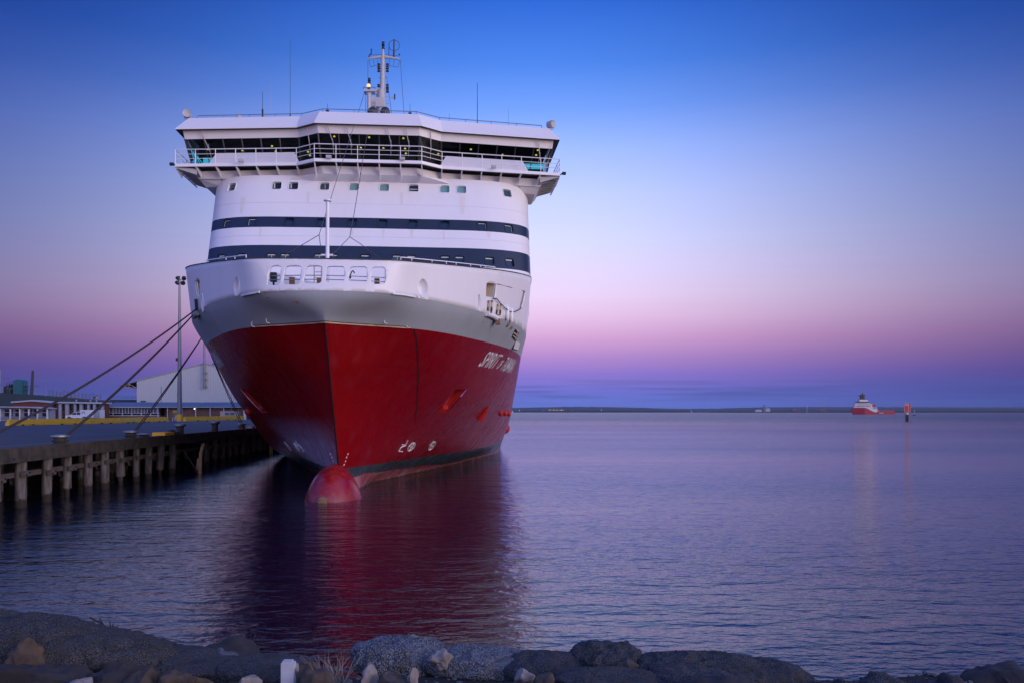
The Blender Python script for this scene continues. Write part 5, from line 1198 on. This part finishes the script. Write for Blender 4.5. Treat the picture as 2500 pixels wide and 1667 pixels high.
def farb(px, y0, y1, wpx, label, name='far_building', mt='cladd', Yd=6100, extra=None):
    b = W(px, y1, Yd); b.z = max(b.z-6, 0); s__ = Yd/F; h = (y1-y0)*s__+6; root = empty(name, b, 0, label, 'building'); m = MB(); m.bx(-wpx*s__/2, wpx*s__/2, 0, 15, 0, h); m.build('walls', M[mt], root)
    m = MB()
    if extra == 'tower': m.bx(-wpx*s__*.3, wpx*s__*.3, 2, 12, h, h+2.5*s__)
    else: m.prism([(-wpx*s__/2-1, -1, h), (wpx*s__/2+1, -1, h), (0, -1, h+1.5*s__)], (0, 17, 0))
    m.build('roof', M['roofg'], root)
farb(1867, 989, 1003, 3.2, 'slim dark tower on the headland', 'grain_tower', 'roofg', extra='tower'); farb(1875, 996, 1002, 11, 'pale building beside the slim tower on the headland'); farb(1852, 999.5, 1002.5, 16, 'low white building left of the slim tower'); farb(1940, 998, 1001, 14, 'low brown building between the two towers', mt='brick'); farb(2010, 999.5, 1001.5, 18, 'long low brown building right of the water tower', mt='brick')
c = W(1970, 1002, 6100); wt = empty('water_tower', (c.x, c.y, 0), 0, 'pale mushroom water tower on the headland', 'water tower'); s__ = 6100/F; m = MB(); m.tube((0, 0, 0), (0, 0, 14*s__), 2.5, 2, 6); m.build('stem', M['cladd'], wt); m = MB(); m.lathe([(2, 12*s__), (7, 14*s__), (7, 15.5*s__), (1, 16.5*s__)], (0, 0, 0), 10); m.build('tank', M['cladd'], wt)
M['vwhite'] = mat('vessel_white', (.62, .60, .63), .5)
# ---- offshore supply vessel
Yv = 1500; vo = W(2130, 1005, Yv); vo.z = 0; ves = empty('supply_vessel', vo, 0, 'red and white offshore supply vessel far out on the bay', 'ship')
def V_(x, y, o=0.0): v = W(2040+x/9.8, 940+y/9.8, Yv)-vo; v.y = o; return v
M['vred'] = mat('vessel_red', (.33, .008, .02), .4); 
def slab(pts, y0, y1, mt, name, taper=None):
    m = MB(); n = len(pts); a = [V_(x, y, y0+(taper(x) if taper else 0)) for x, y in pts]; b = [V_(x, y, y1-(taper(x) if taper else 0)) for x, y in pts]
    m.add(a+b, [tuple(range(n)), tuple(range(2*n-1, n-1, -1))]+[(i, (i+1) % n, n+(i+1) % n, n+i) for i in range(n)]); bm_ = m.build(name, mt, ves); return bm_
tp = lambda x: max(0, (700-x)/300)*7.8 if x < 700 else 0
HP = [(395, 540), (435, 610), (478, 700), (700, 700), (870, 700), (960, 700), (1080, 700), (1410, 700), (1420, 605), (1080, 608), (960, 645), (870, 612), (800, 570), (740, 535), (600, 533)]
hs = MB(); top_ = [(395, 540), (600, 534), (700, 534), (740, 537), (800, 570), (870, 612), (960, 645), (1080, 612), (1420, 606)]; bot_ = [(480, 720), (600, 720), (700, 720), (740, 720), (800, 720), (870, 720), (960, 720), (1080, 720), (1412, 720)]
for sg_ in (0, 1):
    f_ = lambda p: V_(p[0], p[1], (tp(p[0]) if not sg_ else 16-tp(p[0])))
    hs.strip([f_(p) for p in top_], [f_(p) for p in bot_])
hs.strip([V_(p[0], p[1], tp(p[0])) for p in top_], [V_(p[0], p[1], 16-tp(p[0])) for p in top_]); hs.quad(V_(1420, 606, 0), V_(1420, 606, 16), V_(1412, 720, 16), V_(1412, 720, 0)); hs.build('hull', M['vred'], ves)
slab([(470, 532), (500, 420), (520, 400), (820, 400), (850, 440), (890, 480), (900, 525), (1008, 530), (1010, 640), (960, 644), (870, 611), (800, 569), (740, 536)], 2, 14, M['vwhite'], 'accommodation', lambda x: max(0, (620-x)/150)*2.5)
slab([(515, 412), (520, 388), (825, 388), (820, 412)], 1, 15, M['wing'], 'wheelhouse_windows'); slab([(590, 386), (592, 340), (780, 340), (810, 386)], 3, 13, M['vwhite'], 'wheelhouse_roof')
mm = slab([(605, 338), (640, 300), (625, 240), (600, 235), (600, 225), (750, 225), (750, 240), (725, 245), (730, 300), (745, 338)], 6, 10, M['black'], 'mast'); slab([(675, 225), (680, 185), (700, 185), (702, 225)], 7, 9, M['black'], 'mast_top'); slab([(605, 225), (612, 205), (625, 225)], 7, 9, M['vwhite'], 'dome')
slab([(760, 345), (785, 320), (795, 318), (775, 350)], 7, 9, M['dark'], 'funnel_pipe'); slab([(895, 480), (905, 450), (975, 445), (980, 520), (900, 520)], 4, 12, M['vred'], 'rescue_boat'); slab([(880, 450), (970, 440), (970, 450), (885, 460)], 4, 6, M['vwhite'], 'davit')
slab([(1020, 640), (1035, 595), (1055, 590), (1060, 610), (1100, 625), (1040, 645)], 3, 12, M['cladd'], 'deck_winch')
for x in range(560, 860, 45):
    for y in (435, 470): slab([(x, y), (x, y+12), (x+16, y+12), (x+16, y)], 1.9, 2.0, M['wing'], 'cabin_window')
m = MB(); me = text_mesh('VIKING', .2) if False else None
for x in range(1045, 1150, 14): m.tube(V_(x, 668, -.1), V_(x+6, 650, -.1), .5, n=4)
m.build('side_lettering', M['vwhite'], ves)
for x, y0, y1 in ((690, 185, 150), (640, 235, 200), (735, 235, 205), (960, 440, 415)): m = MB(); m.tube(V_(x, y0, 8), V_(x, y1, 8), .22, n=4); m.build('whip_aerial', M['dark'], ves)
m = MB()
for x in range(1080, 1415, 40): m.tube(V_(x, 610, .3), V_(x, 596, .3), .12, n=4)
m.path([V_(1080, 596, .3), V_(1412, 596, .3)], .12, 4); m.build('deck_rail', M['cladd'], ves)
slab([(500, 505), (500, 497), (840, 497), (850, 505)], 1.85, 1.95, M['wing'], 'deck_shadow_gap'); slab([(905, 560), (905, 545), (1000, 545), (1000, 560)], 1.9, 2.0, M['wing'], 'side_opening')
# ---- channel beacon
Yc = 399; co_ = W(2215, 1005, Yc); co_.z = 0; be = empty('channel_beacon', co_, 0, 'red channel marker board on dark piles in the water', 'beacon')
def C_(x, y, o=0.0): v = W(2040+x/9.8, 940+y/9.8, Yc)-co_; v.y = o; return v
for x in (1692, 1732): m = MB(); p = C_(x, 700); m.tube((p.x, 0, -1), (p.x, 0, p.z), .42, n=8); m.build('pile', M['black'], be, 50)
m = MB(); p = C_(1712, 645); m.bx(p.x-.5, p.x+.5, -.4, .4, C_(0, 700).z, p.z); m.build('neck', M['cream'], be); m = MB(); m.tube(C_(1722, 870), C_(1718, 650), .05); m.build('ladder_rail', M['yellow'], be)
bz0, bz1 = C_(0, 640).z, C_(0, 432).z
M['bred'] = mat('beacon_red', (.42, .015, .02), .5)
for x0, x1, yo in ((1628, 1728, -.6), (1740, 1793, -.3)):
    a, b = C_(x0, 0).x, C_(x1, 0).x; m = MB(); m.bx(a, b, yo, yo+.1, bz0, bz1); bd = m.build('board', M['bred'], be)
    m = MB(); t_ = .12
    m.bx(a, b, yo-.04, yo-.005, bz1-t_, bz1); m.bx(a, b, yo-.04, yo-.005, bz0, bz0+t_); m.bx(a, a+t_, yo-.04, yo-.005, bz0, bz1); m.bx(b-t_, b, yo-.04, yo-.005, bz0, bz1); m.build('white_border', mat('pink_white_trim', (.55, .35, .40), .5), bd)
me = text_mesh('CON', 0, .02); bm_ = bmesh.new(); bm_.from_mesh(me)
for v in bm_.verts: v.co = Vector((C_(1640, 0).x+v.co.x*.75, -.68, C_(0, 480).z+v.co.y*.75))
from_bm(bm_, 'lettering', M['white_plain'], be, 0)
m = MB(); m.tube((C_(1680, 0).x, 0, bz1), (C_(1680, 0).x, 0, bz1+.9), .05); m.build('lantern_post', M['white_plain'], be)
cb = W(2232, 1005, 975); cb.z = 0; yb = empty('small_buoy', cb, 0, 'small dark buoy with a pale topmark right of the channel beacon', 'buoy'); m = MB(); m.lathe([(1.6, -.5), (1.7, .5), (1.2, 1.4)], (0, 0, 0), 10); m.build('float', M['dark'], yb, 40); m = MB(); m.tube((0, 0, 1.4), (0, 0, 7), .5, .15); m.tube((0, 0, 4), (0, 0, 7.5), .5, .5); m.build('topmark', M['cladd'], yb)

# ================================================================== FORESHORE
def gz(x, y):
    base = 2.9-.16*y if y < 10.6 else (2.9-.16*10.6)-(y-10.6)*.5
    return base-.22+.10*noise.noise((x*.7, y*.7, 3))+.03*noise.noise((x*3, y*3, 5))
def pebfn(c1, c2, sc_=42, moss=None, bd=.02):
    def fn(t, b, co):
        v = nd(t, 'ShaderNodeTexVoronoi'); v.inputs['Scale'].default_value = sc_; t.links.new(co.outputs['Object'], v.inputs['Vector'])
        n = nd(t, 'ShaderNodeTexNoise'); n.inputs['Scale'].default_value = 2.2; n.inputs['Detail'].default_value = 8; t.links.new(co.outputs['Object'], n.inputs['Vector'])
        g_ = mth(t, 'POWER', mth(t, 'SUBTRACT', 1.0, v.outputs['Distance'], clamp=True), 2.0)
        sp = nd(t, 'ShaderNodeSeparateColor'); t.links.new(v.outputs['Color'], sp.inputs[0])
        c = mixc(t, mth(t, 'MULTIPLY', sp.outputs[0], .9), c1, c2); c = mixc(t, mth(t, 'MULTIPLY_ADD', g_, -1.6, 1.1, clamp=True), c, tuple(x*.15 for x in c1))
        c = mixc(t, mth(t, 'MULTIPLY_ADD', n.outputs[0], 4, -2.1, clamp=True), c, moss or tuple(x*.35 for x in c1)); t.links.new(c, b.inputs['Base Color'])
        dn = nd(t, 'ShaderNodeTexNoise'); dn.inputs['Scale'].default_value = 3.0; dn.inputs['Detail'].default_value = 4; t.links.new(co.outputs['Object'], dn.inputs['Vector'])
        va = nd(t, 'ShaderNodeVectorMath', operation='MULTIPLY_ADD'); t.links.new(dn.outputs['Color'], va.inputs[0]); va.inputs[1].default_value = (.45, .45, .45); t.links.new(co.outputs['Object'], va.inputs[2])
        vc = nd(t, 'ShaderNodeTexVoronoi', feature='DISTANCE_TO_EDGE'); vc.inputs['Scale'].default_value = 1.25; t.links.new(va.outputs[0], vc.inputs['Vector'])
        ck = mth(t, 'MULTIPLY', vc.outputs['Distance'], 22.0, clamp=True)
        c = mixc(t, mth(t, 'MULTIPLY_ADD', ck, .5, .5), tuple(x*.12 for x in c1), c)
        n5 = nd(t, 'ShaderNodeTexNoise'); n5.inputs['Scale'].default_value = 5.5; n5.inputs['Detail'].default_value = 6; t.links.new(co.outputs['Object'], n5.inputs['Vector'])
        c = mixc(t, mth(t, 'MULTIPLY_ADD', n5.outputs[0], 3.0, -1.55, clamp=True), c, (.045, .032, .022)); t.links.new(c, b.inputs['Base Color'])
        bp = nd(t, 'ShaderNodeBump'); bp.inputs['Distance'].default_value = bd; bp.inputs['Strength'].default_value = 1; t.links.new(mth(t, 'ADD', mth(t, 'ADD', g_, mth(t, 'MULTIPLY', ck, .8)), mth(t, 'ADD', mth(t, 'MULTIPLY', n.outputs[0], 3.0), mth(t, 'MULTIPLY', n5.outputs[0], 3.0))), bp.inputs['Height']); t.links.new(bp.outputs[0], b.inputs['Normal'])
    return fn
M['peb'] = mat('pebbly_concrete', (.2, .19, .19), .9, fn=pebfn((.075, .07, .068), (.15, .14, .135), 55, None, .012))
M['pebl'] = mat('pale_pebbly_concrete', (.3, .29, .3), .9, fn=pebfn((.24, .24, .25), (.40, .40, .41), 44, (.20, .19, .19), .015))
M['soil'] = mat('shore_soil', (.04, .035, .035), .95, fn=pebfn((.035, .033, .035), (.06, .056, .06), 60, (.02, .017, .015), .02))
M['rockb'] = mat('brown_rock', (.10, .065, .04), .9, var=1.0, vscale=3, col2=(.03, .022, .018), bump=.03, bscale=9)
M['rockd'] = mat('dark_rock', (.022, .018, .018), .9, var=1.0, vscale=3, col2=(.045, .035, .035), bump=.04, bscale=7)
M['rockl'] = mat('pale_rock', (.30, .25, .22), .9, var=.9, vscale=4, col2=(.14, .11, .09), bump=.02, bscale=10)
M['rockg'] = mat('grey_rock', (.12, .115, .13), .9, var=.9, vscale=4, col2=(.06, .055, .06), bump=.025, bscale=9)
xs = np.linspace(-9, 11, 110); ysg = list(np.linspace(4, 15.5, 70))
tag(from_bm(grid_bm([[(x, y, gz(x, y)) for x in xs] for y in ysg]), 'shore_ground', M['soil']), kind='structure')
m = MB(); m.add([(-40, -6, 3.2), (40, -6, 3.2), (40, 4.1, 2.1), (-40, 4.1, 2.1)], [(0, 1, 2, 3)]); m.add([(-40, 4.1, 2.1), (-8.9, 4.1, 2.1), (-8.9, 15, -.8), (-40, 15, -.8)], [(0, 1, 2, 3)]); m.add([(10.9, 4.1, 2.1), (40, 4.1, 2.1), (40, 15, -.8), (10.9, 15, -.8)], [(0, 1, 2, 3)])
tag(m.build('shore_bank', M['soil']), kind='structure')
def rock(name, label, cat, pxc, pyt, Yd, hwpx, hpx, dep, mt, seed, amp=.16, rough=.35, flat=1.0, tilt=0.0, sub=4, facet=0):
    s__ = Yd/F; c = W(pxc, pyt+hpx, Yd); hw, hh = hwpx*s__, hpx*s__
    b = bmesh.new(); bmesh.ops.create_icosphere(b, subdivisions=sub, radius=1)
    for v in b.verts:
        n = v.co.normalized(); q = n*1.0
        zc = n.copy()
        r_ = 1+amp*noise.noise(n*1.3+Vector((seed, 0, 0)))*2+amp*.5*noise.noise(n*3.1+Vector((0, seed, 0)))+amp*.18*noise.noise(n*9+Vector((0, 0, seed)))
        p = n*r_
        if facet:
            for k_ in range(facet):
                rr = random.Random(seed*31+k_); fn = Vector((rr.uniform(-1, 1), rr.uniform(-1, 1), rr.uniform(-.3, 1))).normalized(); dd = p.dot(fn)-rr.uniform(.55, .8)
                if dd > 0: p -= fn*dd
        if flat < 1: p = Vector((math.copysign(abs(p.x)**.8, p.x), math.copysign(abs(p.y)**.8, p.y), math.copysign(abs(p.z)**.55, p.z)*.92))
        q = Vector((p.x*hw, p.y*dep, p.z*hh)); sd_ = Vector((seed*3.1, seed, 0)); f1 = noise.noise(q*2.6+sd_); f2 = 1-abs(noise.noise(q*5.5+sd_))*2; f3 = noise.noise(q*15+sd_); f4 = noise.noise(q*40+sd_)
        v.co = q+n*(.06*f1+.042*(f2-.5)+.018*f3+.006*f4)*min(1.0, hh/.22)
    o = from_bm(b, name, mt, None, 60 if not facet else 28); o.location = c; o.rotation_euler = (0, tilt, seed*.0); return tag(o, label, cat)
rock('concrete_slab', 'large pebbly concrete slab sloping down at bottom left', 'slab', 70, 1502, 10.3, 345, 120, .75, M['peb'], 1, .05, tilt=.13, flat=.9, sub=6)
rock('boulder', 'brown rock leaning on the big pebbly slab at the left', 'boulder', 55, 1550, 9.5, 42, 62, .25, M['rockb'], 2, .2, facet=5)
rock('boulder', 'black low rock in the bottom left corner', 'boulder', 110, 1610, 9.3, 150, 60, .35, M['rockd'], 3, .22, facet=4)
rock('boulder', 'dark rock under the end of the big pebbly slab', 'boulder', 295, 1612, 9.6, 90, 45, .35, M['rockd'], 4, .2, facet=4)
rock('boulder', 'brown rock at the bottom edge left of the pale pointed rock', 'boulder', 440, 1632, 9.3, 65, 50, .3, M['rockb'], 5, .2, facet=5)
rock('boulder', 'dark brown rock low between two brown rocks', 'boulder', 345, 1640, 9.2, 50, 40, .3, M['rockb'], 15, .2, facet=5)
rock('boulder', 'small olive rock poking up at the bottom left edge', 'boulder', 190, 1650, 9.05, 26, 26, .2, M['rockl'], 25, .15, facet=5)
rock('concrete_slab', 'thin grey pebbly slab lying left of the white post', 'slab', 440, 1594, 10.5, 170, 26, .55, M['peb'], 6, .07, tilt=.08, flat=.85, sub=5)
rock('boulder', 'round black rock at the water edge left of the white post', 'boulder', 560, 1564, 11.7, 84, 60, .6, M['rockd'], 7, .1)
rock('boulder', 'black rock at the water edge beside the end of the big slab', 'boulder', 410, 1570, 11.6, 90, 55, .5, M['rockd'], 17, .14, tilt=.2)
rock('boulder', 'grey peaked rock on the slab left of the white post', 'boulder', 545, 1577, 10.8, 45, 36, .3, M['rockg'], 8, .2, facet=6)
rock('boulder', 'pale pointed stone at the bottom left of the white post', 'boulder', 608, 1645, 9.4, 32, 30, .2, M['rockl'], 9, .2, facet=6)
rock('concrete_slab', 'flat dark pebbly slab behind the white post', 'slab', 640, 1611, 10.4, 100, 26, .5, M['peb'], 10, .08, tilt=.05, flat=.85, sub=5)
rock('boulder', 'mossy rock right of the white post', 'boulder', 745, 1614, 9.9, 42, 40, .3, M['rockb'], 11, .18, facet=4)
rock('boulder', 'tan rounded rock at the bottom below the dry grass', 'boulder', 768, 1640, 9.3, 40, 36, .25, M['rockb'], 12, .15)
rock('concrete_slab', 'pale pebbly domed slab at the water edge in the middle', 'slab', 985, 1564, 11.2, 122, 46, .55, M['pebl'], 13, .06, tilt=.06, flat=.9, sub=6)
rock('concrete_slab', 'low pale pebbly slab continuing right of the domed one', 'slab', 1180, 1590, 10.9, 150, 28, .5, M['pebl'], 14, .06, tilt=.05, flat=.85, sub=5)
rock('boulder', 'brown stone sitting on the pale domed slab', 'boulder', 1078, 1583, 10.6, 28, 26, .2, M['rockl'], 16, .2, facet=5)
rock('boulder', 'pale pointed rock standing in front of the domed slab', 'boulder', 906, 1622, 9.5, 22, 38, .18, M['rockl'], 18, .18, facet=6)
rock('boulder', 'olive rock between the two pale pointed rocks', 'boulder', 962, 1646, 9.3, 44, 30, .25, M['rockb'], 19, .16, facet=3)
rock('boulder', 'small pale pointed rock right of the olive rock', 'boulder', 1004, 1632, 9.4, 17, 28, .15, M['rockl'], 20, .18, facet=6)
rock('boulder', 'pale angular rock with a sharp peak in front of the long slab', 'boulder', 1281, 1627, 9.7, 28, 24, .2, M['rockl'], 21, .15, facet=7)
rock('boulder', 'small dark rock right of the pale angular rock', 'boulder', 1330, 1645, 9.4, 26, 20, .2, M['rockb'], 22, .16, facet=4)
rock('concrete_slab', 'flat grey pebbly slab between the domed slab and the big boulder', 'slab', 1330, 1602, 10.6, 95, 30, .5, M['peb'], 23, .06, flat=.8, sub=5)
rock('boulder', 'big rounded pebbly boulder at the water edge right of centre', 'boulder', 1478, 1571, 10.8, 82, 62, .5, M['peb'], 24, .12, flat=.9, sub=6)
rock('boulder', 'mossy rock at the right foot of the big rounded boulder', 'boulder', 1535, 1606, 10.3, 30, 26, .25, M['rockb'], 26, .2, facet=5)
rock('concrete_slab', 'long grey pebbly slab at bottom right of centre', 'slab', 1760, 1604, 10.5, 215, 46, .6, M['peb'], 27, .06, tilt=.07, flat=.85, sub=6)
rock('concrete_slab', 'low slab in front of the long grey slab', 'slab', 1700, 1634, 9.8, 125, 40, .4, M['peb'], 28, .07, flat=.9, sub=5)
rock('boulder', 'dark rock at the bottom edge in front of the long slab', 'boulder', 1760, 1650, 9.3, 100, 30, .3, M['rockd'], 29, .12)
rock('boulder', 'dark flat rock left of the long slab', 'boulder', 1480, 1640, 9.7, 120, 26, .4, M['peb'], 30, .1, flat=.9)
rock('boulder', 'rounded rock at the bottom edge right of the long slab', 'boulder', 2150, 1652, 9.9, 70, 40, .35, M['peb'], 31, .1)
rock('boulder', 'small rounded rock right of the end of the long slab', 'boulder', 2062, 1658, 9.8, 24, 20, .2, M['peb'], 32, .1)
rock('boulder', 'big dark rock in the bottom right corner', 'boulder', 2440, 1623, 10.3, 90, 70, .5, M['rockd'], 33, .12)
rock('boulder', 'small dark rock beside the bottom right corner rock', 'boulder', 2320, 1651, 9.9, 36, 34, .3, M['rockd'], 34, .14)
# loose gravel between
gb = MB(); rg = random.Random(5)
for i in range(1400):
    x = rg.uniform(-5.5, 6); y = rg.uniform(8.7, 10.6); r_ = .006+.05*rg.random()**5; z = gz(x, y)
    gb.lathe([(r_*.3, -r_*.6), (r_, -r_*.1), (r_*.75, r_*.45), (r_*.15, r_*.6)], (x, y, z+.01), 5, rg.uniform(.8, 1.3), rg.uniform(.7, 1.1))
tag(gb.build('shore_gravel', M['rockg']), kind='stuff')
# white post
c = W(704, 1667, 9.4); zb = gz(c.x, 9.4); h = W(0, 1611, 9.4).z-zb; m = MB(); m.bx(-.075, .075, -.05, .05, -.2, h-.02); m.bx(-.06, .05, -.045, .045, h-.02, h); o = m.build('marker_post', mat('old_white_post', (.55, .55, .6), .7, var=.5, vscale=6, col2=(.35, .28, .24))); o.location = (c.x, 9.4, zb); tag(o, 'short old white post among the rocks at the bottom', 'post')
c = W(722, 1640, 9.45); rock('boulder', 'small tan stone leaning on the white post', 'boulder', 716, 1616, 9.45, 12, 16, .1, M['rockl'], 36, .15, facet=5)
# dry grass
g_ = MB(); c = W(812, 1650, 9.9); c.z = gz(c.x, 9.9)
for i in range(60):
    a = rg.uniform(-1.1, 1.1); l = rg.uniform(.15, .42); p = Vector((rg.uniform(-.16, .14), rg.uniform(-.1, .1), 0)); q = p+Vector((math.sin(a)*l*.45, rg.uniform(-.08, .08), l*.6)); e = q+Vector((math.sin(a)*l*.35, 0, l*.35)); g_.tube(p, q, .004, .003, 3); g_.tube(q, e, .003, .001, 3)
o = g_.build('dry_grass_tuft', mat('dry_grass', (.34, .28, .22), .9)); o.location = c; tag(o, 'tuft of dry pale grass between rocks in the middle', 'grass tuft')
# dead branch
m = MB(); bp_ = lambda x, y: W(x, y, 10.9)
for P, r_ in (([(219, 1506), (232, 1514), (246, 1520), (256, 1530), (268, 1536)], .012), ([(243, 1508), (250, 1520), (258, 1530)], .008), ([(268, 1517), (271, 1534)], .008), ([(277, 1520), (273, 1534)], .006), ([(285, 1529), (273, 1535)], .004), ([(268, 1535), (300, 1539), (350, 1549), (400, 1563), (430, 1572)], .012), ([(308, 1540), (320, 1534), (350, 1531)], .005), ([(350, 1549), (420, 1560), (450, 1566)], .006)):
    m.path([bp_(*p)-bp_(300, 1540) for p in P], r_, 5)
o = m.build('dead_branch', M['rockd']); o.location = bp_(300, 1540); tag(o, 'thin dead branch sticking up from the big slab at the left', 'branch')

# ================================================================== HAZE
hz = MB(); hz.bx(-9500, 9500, -80, 9300, -1.2, 130)
hm = bpy.data.materials.new('haze'); hm.use_nodes = True; t = hm.node_tree; t.nodes.remove(t.nodes['Principled BSDF']); pv = nd(t, 'ShaderNodeVolumePrincipled')
pv.inputs['Color'].default_value = (.55, .72, 1, 1); pv.inputs['Density'].default_value = 2.4e-5; t.links.new(pv.outputs[0], t.nodes['Material Output'].inputs['Volume'])
hm.cycles.volume_sampling = 'DISTANCE' if False else 'MULTIPLE_IMPORTANCE'
ho = hz.build('haze', hm); tag(ho, kind='stuff')
